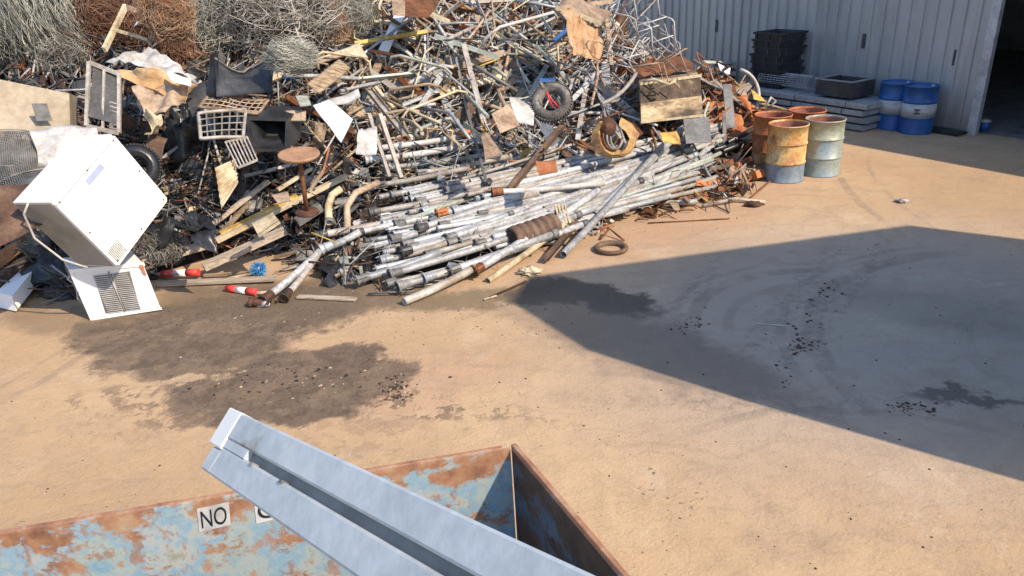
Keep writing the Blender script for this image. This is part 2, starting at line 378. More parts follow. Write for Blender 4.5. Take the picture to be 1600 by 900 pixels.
    sp2 = mth('MULTIPLY', mr(vo.outputs['Distance'], .12, .05), mth('LESS_THAN', sep.outputs[1], .035)); c = mix(mth('MULTIPLY', sp2, .75), c, (.10, .07, .05))
    # pale worn ovals
    e = ell((250, 605), (345, 588), .12, .3); c = mix(mth('MULTIPLY', e, .85), c, (.45, .33, .22))
    c = mix(mr(fin.outputs['Fac'], .35, .7, 0, .22), c, (.30, .215, .14)); c = mix(mr(grit.outputs['Fac'], .55, .75, 0, .16), c, (.60, .47, .31))
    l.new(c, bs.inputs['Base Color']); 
    rg = mth('SUBTRACT', .92, mth('MULTIPLY', s1, .3)); l.new(rg, bs.inputs['Roughness']); bs.inputs['Specular IOR Level'].default_value = .25
    hsum = mth('ADD', mth('MULTIPLY', fin.outputs['Fac'], .6), mth('MULTIPLY', med.outputs['Fac'], 1.6)); hsum = mth('ADD', hsum, mth('MULTIPLY', broken, .25)); hsum = mth('ADD', hsum, mth('MULTIPLY', mth('MULTIPLY', mud.outputs['Fac'], s0), 3.5))
    b = n.new('ShaderNodeBump'); b.inputs['Strength'].default_value = .42; b.inputs['Distance'].default_value = .025; l.new(hsum, b.inputs['Height']); l.new(b.outputs[0], bs.inputs['Normal'])
    return mt
mb = MB(); mb.add([(-150, -150, 0), (150, -150, 0), (150, 200, 0), (-150, 200, 0)], [(0, 1, 2, 3)])
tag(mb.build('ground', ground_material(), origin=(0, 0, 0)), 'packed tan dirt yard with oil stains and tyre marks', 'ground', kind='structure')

# ================================================================ SHED
WD = V((-.505, .863, 0)).normalized(); WN = V((-WD.y, WD.x, 0))   # WN points out towards the yard
if WN.x > 0: WN = -WN
C0 = g(1525, 211)
def wp(t, out=0.0, z=0.0): return C0 + WD*t + WN*out + V((0, 0, z))
clad = mat('ribbed_wall_cladding', [(.34, .355, .37), (.42, .435, .45), (.46, .475, .485)], .5, .15, .8, .04, 0, (1, 1, .35), fine=.10)
HT = 4.87
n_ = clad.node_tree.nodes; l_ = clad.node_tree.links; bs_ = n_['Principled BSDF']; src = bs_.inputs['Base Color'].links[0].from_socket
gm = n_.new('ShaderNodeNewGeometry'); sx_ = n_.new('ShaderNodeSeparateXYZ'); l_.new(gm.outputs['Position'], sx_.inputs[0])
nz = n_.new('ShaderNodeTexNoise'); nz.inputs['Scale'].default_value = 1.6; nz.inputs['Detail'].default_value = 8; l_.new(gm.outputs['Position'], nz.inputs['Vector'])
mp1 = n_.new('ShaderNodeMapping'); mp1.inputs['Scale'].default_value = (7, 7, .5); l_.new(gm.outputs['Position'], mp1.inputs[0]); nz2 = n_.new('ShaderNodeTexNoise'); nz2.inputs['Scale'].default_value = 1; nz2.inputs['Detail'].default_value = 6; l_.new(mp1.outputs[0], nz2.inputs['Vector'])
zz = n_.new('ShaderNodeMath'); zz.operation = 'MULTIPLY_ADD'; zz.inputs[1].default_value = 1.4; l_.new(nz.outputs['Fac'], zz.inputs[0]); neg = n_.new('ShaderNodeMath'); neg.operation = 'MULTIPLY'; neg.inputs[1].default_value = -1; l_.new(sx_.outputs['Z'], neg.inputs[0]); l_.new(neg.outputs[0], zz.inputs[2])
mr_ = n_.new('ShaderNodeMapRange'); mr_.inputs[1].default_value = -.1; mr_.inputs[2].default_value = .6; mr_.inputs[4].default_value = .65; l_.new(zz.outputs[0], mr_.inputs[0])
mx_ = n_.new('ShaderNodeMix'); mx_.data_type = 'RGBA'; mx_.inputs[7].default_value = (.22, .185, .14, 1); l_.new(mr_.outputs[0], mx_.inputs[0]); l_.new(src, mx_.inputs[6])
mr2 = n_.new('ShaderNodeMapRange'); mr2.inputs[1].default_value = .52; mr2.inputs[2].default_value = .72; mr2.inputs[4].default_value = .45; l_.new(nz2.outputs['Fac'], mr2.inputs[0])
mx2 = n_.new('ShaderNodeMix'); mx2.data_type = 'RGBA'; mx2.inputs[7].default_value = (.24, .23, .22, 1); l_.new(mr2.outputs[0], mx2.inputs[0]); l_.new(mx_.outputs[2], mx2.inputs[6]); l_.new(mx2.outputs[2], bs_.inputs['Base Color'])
shed = thing('shed', 'long grey ribbed metal shed with a dark open doorway at its right end', 'shed', wp(0))
def ribbed(t0, t1, z0, z1, pitch=.262):
    z1 = z1-.025
    mb = MB(); t = t0; prof = []
    while t < t1:
        for a, o in ((0, 0), (.64, 0), (.68, .04), (.80, .04), (.84, 0)): prof.append((t+a*pitch, o))
        t += pitch
    prof.append((t, 0)); b = []
    for (a, o) in prof: b += [wp(a, o, z0), wp(a, o, z1)]
    mb.add(b, [(2*i, 2*i+2, 2*i+3, 2*i+1) for i in range(len(prof)-1)]); 
    mb.add([wp(t0, -.05, z0), wp(t, -.05, z0), wp(t, -.05, z1), wp(t0, -.05, z1)], [(0, 1, 2, 3)])
    return mb
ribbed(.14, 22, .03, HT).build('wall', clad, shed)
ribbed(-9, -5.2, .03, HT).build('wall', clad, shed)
mb = MB(); mb.box(wp(.07, .005, HT/2), WD, WN, V((0, 0, 1)), .08, .055, HT/2); mb.build('door_jamb', 'galv', shed)
mb = MB(); mb.box(wp(-5.1, .005, HT/2), WD, WN, V((0, 0, 1)), .08, .055, HT/2); mb.build('door_jamb', 'galv', shed)
mb = MB(); mb.box(wp(-2.52, -.02, HT-.25), WD, WN, V((0, 0, 1)), 2.5, .02, .22); mb.build('door_lintel', clad, shed)
mb = MB()
mb.box(wp(6.5, -12, HT/2-.04), WD, WN, V((0, 0, 1)), 15.4, .08, HT/2+.02)
mb.box(wp(-9.05, -6, HT/2-.04), WD, WN, V((0, 0, 1)), .06, 5.9, HT/2+.02); mb.box(wp(22.1, -6, HT/2-.04), WD, WN, V((0, 0, 1)), .06, 5.9, HT/2+.02)
mb.build('side_wall', clad, shed)
mb = MB(); mb.prism([wp(-9.3, .06, HT-.02), wp(-9.3, -12.2, HT-.05), wp(-9.3, -12.2, HT+.1), wp(-9.3, -6, HT+1.1), wp(-9.3, .06, HT+.1)], WD*31.6)
mb.build('roof', clad, shed)
mb = MB(); mb.box(wp(6.4, -6, .004), WD, WN, V((0, 0, 1)), 15.3, 5.8, .004); mb.build('floor_slab', 'mgrey', shed)
# dents/vents seen as short dark slots in the cladding
for (x, y) in ((1120, 40), (1350, 64), (1493, 90)):
    r = ray(x, y); o = V((0, 0, CAMH)); t = (C0-o).dot(WN)/r.dot(WN); p = o+r*t
    mb = MB(); q = p+WN*.016; mb.box(q, WD, WN, V((0, 0, 1)), .035, .010, .14); mb.build('wall_slot', 'dgrey', shed)
# light dust line where the slab meets the yard is bare: low dark sheet put in for the dark patch at the wall foot
P = wp(.7, .18); mb = MB()
mb.sheet(lambda u, v: wp(.12+u*.95, .03+v*.34, .02+.05*math.sin(math.pi*v)*(1+.5*noise.noise(V((u*5, v*4, 1))))), 12, 5, .012, 1)
tag(mb.build('dark_foot_sheet', 'black'), 'low black sheet for the dark patch along the shed wall beside the doorway', 'mat')
b0 = g(1536, 205); t_ = thing('paint_bucket', 'small white lidded bucket just inside the dark doorway', 'bucket', b0)
MB().lathe(b0, (0, 0, 1), [(0, .001), (0, .09), (.17, .10), (.17, .001)], 16).build('bucket_body', 'blue', t_); MB().lathe(b0, (0, 0, 1), [(.171, .001), (.171, .108), (.21, .108), (.23, .03), (.23, .001)], 16).build('lid', 'dirtywhite', t_)

# ---- unseen building beyond the right edge, shaped to throw the big yard shadow
dirh = V((math.cos(AZ), math.sin(AZ))); TE = math.tan(EL)
A_, P_ = g(828, 432).xy, g(1420, 352).xy
L0 = 7.2; q_ = (P_-A_); base0 = A_+dirh*L0
def caster(px, py):
    s_ = g(px, py).xy
    # s_ + L*dirh = base0 + t*q_
    det = dirh.x*(-q_.y)-dirh.y*(-q_.x); r = base0-s_
    L = (r.x*(-q_.y)-r.y*(-q_.x))/det; p = s_+dirh*L
    return V((p.x, p.y, L*TE))
pts = [caster(1420, 352), caster(828, 432), caster(800, 472), caster(918, 547), caster(1158, 624), caster(1362, 683), caster(1600, 748)]
e = pts[-1]+(pts[-1]-pts[-2]).normalized()*2; pts.append(e)
rgt = caster(1600, 374); lastz = pts[-1]
prof = [rgt+(rgt-pts[0])*.0]
ob = [V((p.x, p.y, max(p.z, 0))) for p in pts]
left_base = V((ob[-1].x, ob[-1].y, 0))
rb = rgt + (rgt-pts[0])*1.0
base = [V((rb.x, rb.y, 0)), V((rb.x, rb.y, max(0, rb.z)))]+[rgt]+ob+[left_base]
if (rb.z) <= 0: base = [V((rb.x, rb.y, 0)), rgt]+ob+[left_base]
shadow_bldg = thing('shadow_building', 'unseen grey building right of the yard, shaped to cast the big shadow', 'building', left_base)
MB().prism(base, V((dirh.x, dirh.y, 0))*6).build('wall', 'concrete', shadow_bldg)

# ================================================================ HEAP CORE
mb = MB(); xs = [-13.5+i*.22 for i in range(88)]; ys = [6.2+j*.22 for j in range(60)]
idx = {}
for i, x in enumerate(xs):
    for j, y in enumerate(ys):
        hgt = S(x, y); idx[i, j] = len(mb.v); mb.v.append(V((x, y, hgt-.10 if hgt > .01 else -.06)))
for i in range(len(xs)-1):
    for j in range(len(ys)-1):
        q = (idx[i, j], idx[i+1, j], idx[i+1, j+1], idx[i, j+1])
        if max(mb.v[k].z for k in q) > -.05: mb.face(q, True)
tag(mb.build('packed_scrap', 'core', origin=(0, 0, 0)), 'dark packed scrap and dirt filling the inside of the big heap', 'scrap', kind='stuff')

# loose small scrap over the heap: uncountable bits
SM = ['alu', 'galv', 'rust', 'drust', 'tan', 'cream', 'orust', 'dgrey', 'mgrey', 'alu2', 'wood', 'tealp', 'yellow', 'black', 'brown', 'dirtywhite']
def zone_w(px):
    if px < 560: return [1, 1, 1.2, 2.5, 1.2, .4, .15, 7, 4.5, .9, 1.5, .3, .1, 9, 2, .4]
    if px < 1000: return [7, 4, 1.6, 1.4, 4, 2.4, .8, 1, 2, 7, 1.6, 2, .4, 1, 1.4, 2.5]
    return [1, .5, 6, 2.5, 4, 1, 6, .6, 1, 1.5, 4, .3, .6, .3, 2.5, .5]
mb = MB()
for i in range(15500):
    px, py = rnd(-60, 1235), rnd(-40, 475)
    if 235 < px < 480 and py > 385 and random.random() < .8: continue
    p = at(px, py)
    if 560 < px < 1060 and random.random() < .15: continue
    if 560 < px < 1060 and py > 440-(px-560)*.38-130 and py > 262 and random.random() < .75: continue
    if p.z < .03 or p.y > 20 or S(p.x, p.y) < .03: continue
    k = random.choices(range(16), zone_w(px))[0]; mb.cur = k
    N = (nrm(p.x, p.y)+V((rnd(-.8, .8), rnd(-.8, .8), rnd(-.6, .6)))).normalized()
    d = N.cross(V((rnd(-1, 1), rnd(-1, 1), rnd(-1, 1)))).normalized(); s_ = N.cross(d)
    c = p+N*rnd(-.06, .10); tp = random.random(); big = 1 if p.y < 11 else 1.3
    if px > 560: big *= 1.1
    if px > 560 and px < 950 and py > 300: big *= .6; c.z = min(c.z, p.z)
    if tp < .62:
        L = rnd(.10, .50)*big; r = rnd(.005, .013)*big; n_ = 5
        bend = d*L+s_*rnd(-.4, .4)*L+N*rnd(-.2, .3)*L
        mb.tube([c-d*L, c, c+bend], r, n_)
    elif tp < .84: mb.box(c, d, s_, N, rnd(.04, .20)*big, rnd(.01, .05)*big, rnd(.004, .02))
    else:
        a_, b_ = rnd(.05, .17)*big, rnd(.04, .12)*big; cv = rnd(-.08, .08)
        mb.sheet(lambda u, v: c+d*((u-.5)*2*a_)+s_*((v-.5)*2*b_*(1-.4*u*rnd(.8, 1)))+N*(cv*math.sin(u*3)+cv*.7*math.cos(v*5)), 3, 2, .004)
tag(mb.build('loose_scrap', SM, origin=(0, 0, 0)), 'small bent rods, offcuts and shards of metal scattered through the heap', 'scrap', kind='stuff')

# ================================================================ PIPES (irrigation pipes fanned out at the front of the heap)
UP = V((0, 0, 1))
def pipe(p0, p1, r, mt, label, group, coup=True, bend=None, cm='galv', back=False):
    """hollow pipe with a clamp coupling at its front mouth"""
    p0, p1 = V(p0), V(p1); t = thing('irrigation_pipe', label, 'pipe', p0, group)
    d = (p1-p0).normalized(); L = (p1-p0).length
    path = [p0, p0+d*.05]+[p0+d*L*k/5-UP*(.02*math.sin(math.pi*k/5)) for k in range(1, 5)]+[p1]
    MB().tube(path, r, 14, hollow=.004).build('pipe_tube', mt, t)
    if coup:
        d, s_, u = frame(d); c = MB().lathe(p0-d*.02, d, [(.012, r*1.20), (.002, r*1.22), (.0, r*1.62), (.022, r*1.62), (.026, r*1.25), (.06, r*1.22), (.065, r*1.34), (.085, r*1.34), (.10, r*1.2), (.15, r*1.15), (.16, r+.001)], 18)
        cp = c.build('coupling', cm, t)
        a = random.choice((0, .6, 2.6, 3.4)); q = (s_*math.cos(a)+u*math.sin(a))
        lt = MB(); lt.box(p0+d*.05+q*(r*1.42), d, q, d.cross(q), .06, .018, .014); lt.tube([p0+d*.02+q*(r*1.5), p0-d*.03+q*(r*1.95), p0-d*.06+q*(r*1.7)], .008, 5)
        lt.build('latch', cm, cp); MB().lathe(p0-d*.014, d, [(0, .001), (0, r*1.2)], 16).build('bore_shade_disc', 'black', cp)  # black disc closes the mouth, painting the shade inside the pipe
    if back:
        MB().lathe(p1-d*.06, d, [(0, r), (0, r*1.2), (.09, r*1.2), (.09, r*.9)], 14).build('coupling', cm, t)
    return t
G1 = 'irrigation pipes lying in the fan at the front of the heap'
# (mouth px, mouth py, back px, back py, radius, material, lift, lift back, label)
PP = [
 (498.5, 384, 842, 322, .055, 'alu2', .26, .30, 'leftmost upper pipe mouth of the grey fan, with a dull greenish end flange'),
 (555, 380, 905, 300, .050, 'alu', .25, .32, 'grey pipe whose mouth opens just right of the leftmost flanged pipe'),
 (575, 386, 800, 345, .036, 'galv', .18, .22, 'thin grey pipe tucked between two flanged pipe mouths'),
 (614, 389, 985, 287, .058, 'alu', .24, .30, 'bright wide pipe with a black mouth in the middle of the fan'),
 (629, 408, 1000, 300, .060, 'alu', .22, .26, 'bright bluish pipe lying just below the widest middle pipe'),
 (599, 417, 700, 392, .042, 'alu2', .18, .18, 'short grey pipe stub under the black middle mouths'),
 (590, 429, 868, 362, .044, 'galv', .16, .20, 'grey pipe with dark clamp above the lowest flanged mouth'),
 (612, 437, 905, 352, .050, 'alu', .16, .24, 'grey pipe with round dark mouth in the lower cluster of ends'),
 (561, 443, 690, 408, .050, 'galv', .13, .20, 'dark flanged pipe mouth sticking out lowest on the left of the cluster'),
 (608, 447, 830, 392, .034, 'alu2', .10, .16, 'thin pipe mouth wedged low in the cluster of ends'),
 (624, 453, 868, 380, .054, 'alu', .12, .22, 'wide pipe lying lowest in the cluster of dark mouths'),
 (704, 430, 915, 362, .050, 'alu', .14, .20, 'pipe with a round mouth right of the lower cluster, above the yellowish pipe'),
 (581, 344, 790, 306, .046, 'alu2', .22, .26, 'grey pipe mouth beside the bent white elbow'),
 (644, 323, 900, 272, .046, 'alu', .22, .26, 'grey pipe with a dark clamp under the leaning posts'),
 (737, 296, 1010, 238, .048, 'alu2', .22, .28, 'grey pipe ending in a black clamp in the upper fan'),
 (710, 345, 1040, 262, .054, 'alu', .25, .30, 'pale pipe with a dark mouth right of the rusty coupling'),
 (620, 363, 980, 282, .050, 'alu', .22, .28, 'grey pipe above the middle mouths with a small dark end'),
 (686, 350, 770, 333, .050, 'alu', .27, .28, 'short pipe closed by a rusty orange coupling'),
 (603, 362, 690, 343, .040, 'tealp', .22, .24, 'greenish pipe end beside the small dark mouth'),
 (566, 396, 655, 378, .042, 'alu', .17, .2, 'bluish pipe resting across the dark gap left of the cluster'),
 (655, 372, 1075, 246, .056, 'alu', .24, .34, 'long bright pipe running up to the black pipes at the back'),
 (700, 385, 1050, 268, .060, 'alu', .20, .30, 'broad bright pipe in the middle right of the fan'),
 (745, 390, 960, 330, .054, 'alu', .16, .22, 'broad pipe lying above the rusty rollers'),
 (640, 398, 800, 352, .040, 'galv', .2, .26, 'dull pipe shaded under the middle bright pipes'),
 (668, 408, 840, 360, .040, 'alu2', .18, .22, 'dusty pipe in the shade of the lower fan'),
 (665, 440, 800, 400, .046, 'alu2', .12, .16, 'dusty pipe just above the longest yellowish front pipe'),
 (700, 300, 905, 262, .040, 'alu2', .22, .26, 'dusty pipe near the top left of the fan'),
 (655, 283, 800, 258, .046, 'alu2', .24, .24, 'dusty pipe under the two white pipes at the top of the fan'),
 (592, 302, 735, 277, .044, 'alu2', .24, .24, 'dusty pipe below the feet of the leaning posts'),
 (612, 273, 760, 258, .040, 'tealp', .24, .26, 'greenish pipe at the upper left of the fan'),
 (568, 247, 722, 231, .052, 'dirtywhite', .26, .28, 'white pipe lying topmost at the upper left of the fan'),
 (575, 262, 728, 244, .056, 'dirtywhite', .24, .26, 'white pipe lying second from the top at the upper left of the fan'),
 (800, 305, 1080, 236, .050, 'alu', .28, .36, 'bright pipe below the propped brown angle iron'),
 (850, 292, 1100, 232, .048, 'alu', .28, .36, 'bright pipe passing behind the propped brown angle iron'),
 (880, 276, 1118, 226, .045, 'alu', .3, .38, 'bright pipe second from the top on the right of the fan'),
 (905, 258, 1132, 219, .045, 'dirtywhite', .34, .42, 'long white pipe lying topmost on the right of the fan'),
 (880, 312, 1100, 246, .050, 'alu2', .24, .34, 'dusty pipe under the bright ones at the right of the fan'),
 (930, 290, 1125, 240, .044, 'tealp', .26, .34, 'greenish pipe on the right of the fan'),
 (850, 338, 1010, 296, .046, 'alu2', .22, .26, 'dusty pipe in the middle right of the fan'),
 (905, 322, 1085, 262, .046, 'alu', .24, .32, 'grey pipe beside the two crossing pipes'),
 (990, 262, 1130, 232, .040, 'alu2', .28, .34, 'short dusty pipe near the black pipes'),
 (960, 310, 1110, 258, .042, 'alu', .2, .28, 'grey pipe low on the right of the fan'),
 (1000, 300, 1128, 252, .040, 'tealp', .18, .26, 'greenish pipe low on the right of the fan'),
 (940, 250, 1060, 236, .036, 'alu2', .3, .34, 'thin dusty pipe high on the right of the fan'),
]
for (x0, y0, x1, y1, r, mm, l0, l1, lb) in PP:
    pipe(at(x0, y0+6, 0)+UP*(l0*.72), at(x1, y1+5)+UP*l1*.8, r*.84, mm, lb, G1, cm='orust' if 'rusty orange' in lb else random.choice(['mgrey', 'galv', 'dgrey', 'mgrey']), coup=x0 < 760, back=random.random() < .3)
# dense lower layers of the fan seen between the top pipes: every one its own pipe
for i in range(190):
    k = rnd(0, 1); sx = 600+k*420+rnd(-60, 60); sy = 432-k*120-rnd(0, 110)*(1-.35*k)
    L = rnd(150, 330); ex, ey = sx+L, sy-L*rnd(.21, .30)
    if ex > 1128: ex = 1128+rnd(-20, 0)
    if sy > 408 or sy < 240: continue
    mm = random.choice(['alu', 'alu', 'alu2', 'alu2', 'galv', 'tealp'])
    a, b = at(sx, sy), at(ex, ey)
    word = {'alu': 'bright', 'alu2': 'dusty', 'galv': 'dull grey', 'tealp': 'greenish'}[mm]
    zone = 'left' if sx < 720 else 'middle' if sx < 880 else 'right'
    lb = f'{word} pipe half buried among the others in the {zone} of the fan'
    pipe(a+UP*rnd(.05, .17), b+UP*rnd(.08, .24), rnd(.022, .042), mm, lb, lb, coup=random.random() < .4 and sx < 760, cm=random.choice(['mgrey', 'mgrey', 'galv']))
# long front pipe pieces with explicit joints
pipe(g(632, 478)+UP*.05, at(745, 432)+UP*.12, .046, 'alu2', 'yellowish dusty pipe lying foremost on the ground below the fan', G1, coup=False)
pipe(at(742, 436)+UP*.10, at(935, 330)+UP*.30, .048, 'alu', 'long pipe with a clamped mouth crossing in front of the rusty rollers', G1, cm='rust')
pipe(at(762, 442)+UP*.02, at(905, 352)+UP*.18, .040, 'cream', 'pale yellow pipe under the long pipe in front of the rusty rollers', G1, coup=False)
pipe(g(880, 405)+UP*.06, at(1035, 268)+UP*.42, .046, 'alu', 'pipe crossing steeply over the others, its foot on bare ground', G1, coup=False)
pipe(at(928, 350)+UP*.12, at(1062, 246)+UP*.45, .060, 'alu', 'wide pipe crossing steeply beside the pipe whose foot is on bare ground', G1, coup=False)
pipe(at(772, 322)+UP*.20, at(945, 322)+UP*.34, .040, 'dirtywhite', 'white pipe lying level across the fan beside a rusty coupling', G1, cm='rust')
pipe(g(414, 478)+UP*.07, at(507, 413)+UP*.20, .044, 'alu', 'left of the two pipes whose feet stand on the dark ground', G1, cm='drust')
pipe(at(507, 413)+UP*.20, at(568, 395)+UP*.28, .046, 'alu', 'bluish pipe jointed to the left pipe on the dark ground', G1, cm='galv')
pipe(g(446, 474)+UP*.07, at(500, 420)+UP*.18, .038, 'alu2', 'right of the two pipes whose feet stand on the dark ground', G1, cm='drust')
pipe(g(395, 479)+UP*.05, g(420, 480)+UP*.05, .034, 'galv', 'short dark pipe stub lying beside the feet of the two front pipes', G1, cm='drust')
pipe(at(1016, 320)+UP*.05, g(1088, 322)+UP*.07, .040, 'alu', 'short pale pipe lying level near the rusty offcuts', G1, coup=False)

# ================================================================ generic rods / plates / beams helpers
def rod(pts, r, mt, label, cat='rod', name='metal_rod', group=None, n=7, hollow=0.0, radii=None):
    pts = [V(p) for p in pts]
    o = MB().tube(pts, r, n, hollow=hollow, radii=radii).build(name, mt, origin=pts[0]); return tag(o, label, cat, group)
def bar(a, b, hw, hh, mt, label, cat='beam', name='metal_beam', group=None, ch=0.004, up=UP):
    a, b = V(a), V(b); d, s_, u = frame(b-a, up); mb = MB(); mb.box((a+b)/2, d, s_, u, (b-a).length/2, hw, hh, ch)
    return tag(mb.build(name, mt, origin=a), label, cat, group)
def angle_iron(a, b, w, mt, label, name='angle_iron', cat='angle iron', group=None, roll=0.6):
    a, b = V(a), V(b); d, s_, u = frame(b-a); s2 = s_*math.cos(roll)+u*math.sin(roll); u2 = -s_*math.sin(roll)+u*math.cos(roll)
    pr = [(0, 0), (w, 0), (w, .008), (.008, .008), (.008, w), (0, w)]
    return tag(MB().prism([a+s2*x+u2*y for x, y in pr], b-a).build(name, mt, origin=a), label, cat, group)
def channel(a, b, w, h_, mt, label, name='steel_channel', cat='channel', group=None, roll=0.0, t=.008):
    a, b = V(a), V(b); d, s_, u = frame(b-a); s2 = s_*math.cos(roll)+u*math.sin(roll); u2 = -s_*math.sin(roll)+u*math.cos(roll)
    pr = [(-w, 0), (w, 0), (w, h_), (w-t, h_), (w-t, t), (-w+t, t), (-w+t, h_), (-w, h_)]
    return tag(MB().prism([a+s2*x+u2*y for x, y in pr], b-a).build(name, mt, origin=a), label, cat, group)
def patch(c4, mt, label, name='sheet', cat='sheet', group=None, th=.006, crum=.05, nu=10, nv=8, fr=2.5, seed=None, parent=None):
    """crumpled sheet over four 3D corners (p00, p10, p11, p01)"""
    a, b, c, d = [V(p) for p in c4]; sd = seed if seed is not None else rnd(0, 50); N = (b-a).cross(d-a).normalized()
    def P(u, v):
        p = a*(1-u)*(1-v)+b*u*(1-v)+c*u*v+d*(1-u)*v
        q = p*fr+V((sd, 0, 0)); return p+N*(crum*(noise.noise(q)*1.3+noise.noise(q*2.3)*.7+abs(noise.noise(q*1.3+V((9, 0, 0))))*.8))+V((noise.noise(q+V((0, 7, 0))), noise.noise(q+V((0, 0, 7))), 0))*crum*.7
    o = MB().sheet(P, nu, nv, th, 1 if crum > .01 else None).build(name, mt, parent, None if parent else a)
    if parent is None: tag(o, label, cat, group)
    return o
def px4(pts, lifts): return [at(x, y, 0)+UP*l for (x, y), l in zip(pts, lifts)]
def face_pts(pts, depth, tilt=0.0):
    """four photo corners put on an upright plane at a distance, leaning back by tilt (m per m of height)"""
    out = []
    for (x, y) in pts:
        dd = depth if not isinstance(depth, (list, tuple)) else depth[len(out)]
        out.append(atd(x, y, dd))
    return out
def dep(px, py): # camera depth of the heap surface at a pixel
    p = at(px, py); return (p-V((0, 0, CAMH))).dot(V(cz))
def solid(front, depth_vec, mt, name, parent=None): 
    return MB().prism([V(p) for p in front], V(depth_vec))

# ================================================================ WHITE APPLIANCES on the left
a, b = g(143, 501), g(252, 487); dx_ = (b-a).normalized(); bk = V((-dx_.y, dx_.x, 0))
Wd, Hh, Dp = (b-a).length, .60, .50
t_ = thing('air_conditioner', 'white louvred window air conditioner standing on the ground under the tilted white appliance', 'air conditioner', a)
lean = bk*-.03
def ac(u, v, w_=0): return a+dx_*u+UP*v+bk*w_-dx_*(.10*v)+bk*(.02)
bkS = V((-.60, .80, 0)); mb = MB(); mb.prism([ac(0, .0), ac(Wd, .03), ac(Wd+.0, Hh-.02), ac(.0, Hh)], bkS*Dp); o_ = mb.build('case', 'white', t_)
mb = MB(); mb.prism([ac(-.012, -.002, -.012), ac(Wd+.012, .02, -.012), ac(Wd+.012, .05, -.012), ac(-.012, .03, -.012)], bk*.01); mb.prism([ac(-.012, Hh-.03, -.012), ac(Wd+.012, Hh-.05, -.012), ac(Wd+.012, Hh-.01, -.012), ac(-.012, Hh+.01, -.012)], bk*.02)
mb.prism([ac(-.012, .03, -.012), ac(.02, .03, -.012), ac(.02, Hh-.03, -.012), ac(-.012, Hh-.03, -.012)], bk*.01); mb.build('front_rim', 'white', t_)
for (u0, u1) in ((.19, .345), (.375, .53)):
    mb = MB()
    mb.box(ac((u0+u1)/2, Hh*.47, .004), dx_, UP, bk, (u1-u0)/2+.01, Hh*.38, .006)
    vb = mb.build('vent_recess', 'mgrey', t_)
    mb = MB()
    for k in range(21):
        v = .055+k*.0225; mb.box(ac((u0+u1)/2, v, -.007), dx_, (UP*.7-bk*.7).normalized(), (UP*.7+bk*.7).normalized(), (u1-u0)/2, .0098, .0025)
    mb.build('louvre', 'dirtywhite', t_)
mb = MB(); mb.tube([ac(.36, .05, -.012), ac(.36, Hh-.06, -.012)], .007, 6); mb.build('divider', 'dirtywhite', t_)
p0_ = [ac(.68, Hh-.03, -.014), ac(.72, Hh-.03, -.014), ac(.715, Hh-.16, -.014), ac(.69, Hh-.13, -.014)]; mb = MB(); mb.prism(p0_, bk*-.003); mb.build('rust_run', 'orust', t_)
mb = MB(); mb.prism([ac(-.008, .06)+bkS*.04, ac(-.008, .06)+bkS*(Dp-.06), ac(-.008, Hh-.08)+bkS*(Dp-.04), ac(-.008, Hh-.08)+bkS*.05], -dx_*.01); mb.build('shaded_side_panel', 'mgrey', t_)  # dark grey plate paints the shade on the case's left side
rod([ac(-.03, .1, .1), ac(-.07, .25, .05), ac(-.05, .38, .1), ac(-.09, .48, .06), ac(-.02, .55, .12)], .008, 'dirtywhite', 'thin pale cable curling down the left side of the window air conditioner', 'cable', 'cable')

ALF = 1.186; nF = V((math.sin(ALF)*.998, -math.cos(ALF)*.998, .066)); eh = V((math.cos(ALF), math.sin(ALF), 0)); ev = eh.cross(-nF).normalized()
if ev.z < 0: ev = -ev
Bc = atd(184, 417, 7.6); RL = .482; eA = eh*math.cos(RL)+ev*math.sin(RL); eB = -eh*math.sin(RL)+ev*math.cos(RL); SA, SB = .985, .93
t_ = thing('chest_freezer', 'big white appliance box balanced on one corner above the window air conditioner', 'freezer', Bc)
def fr(u, v, w_=0): return Bc+eA*(u*SA)+eB*(v*SB)-nF*w_
FD = .56
mb = MB(); mb.prism([fr(.0, .0, .03), fr(1, 0, .03), fr(1, 1, .03), fr(0, 1, .03)], -nF*(FD-.03)); mb.build('cabinet', mat('appliance_side_paint', [(.60, .57, .57), (.70, .67, .67)], .5, 0, 2, .03, 0), t_)
mb = MB(); mb.prism([fr(-.004, .02, .05), fr(-.004, .98, .05), fr(-.004, .98, FD-.02), fr(-.004, .02, FD-.02)], -eA*.004); mb.build('shaded_face_plate', mat('shaded_face_grey', [(.16, .17, .16), (.24, .25, .24), (.30, .28, .28)], .5, .1, 2, .05, 0), t_)  # grey plate puts the shade of the lower-left face into its colour
mb = MB(); pr = [(.03, 0), (.97, 0), (1, .03), (1, .97), (.97, 1), (.03, 1), (0, .97), (0, .03)]
mb.prism([fr(x, y, .0) for x, y in pr], -nF*.028); fp = mb.build('front_panel', mat('stained_enamel', [(.50, .46, .40), (.74, .73, .71), (.80, .80, .80), (.82, .82, .82)], .4, 0, 2.2, .05, 0, (1, 1, .45), pos=[.22, .36, .46, .6], fine=.10), t_)
for (u_s, v_s) in ((.03, .5), (.97, .5), (.5, .03), (.5, .97), (.03, .03), (.97, .97), (.97, .03), (.03, .97)): MB().lathe(fr(.02+u_s*.96, .02+v_s*.96, 0), nF, [(0, .001), (0, .012), (.004, .010), (.005, .001)], 8).build('screw', 'mgrey', fp)
mb = MB(); beam(mb, fr(.0, .955, -.001), fr(1, .955, -.001), .0025, .002); mb.build('seam', 'mgrey', fp)
mb = MB()
for i in range(9):
    for j in range(9):
        c = fr(.04+i*.020, .04+j*.020, -.002); mb.box(c, eA, eB, nF, .0058, .0058, .0015)
mb.build('vent_holes', 'mgrey', fp)
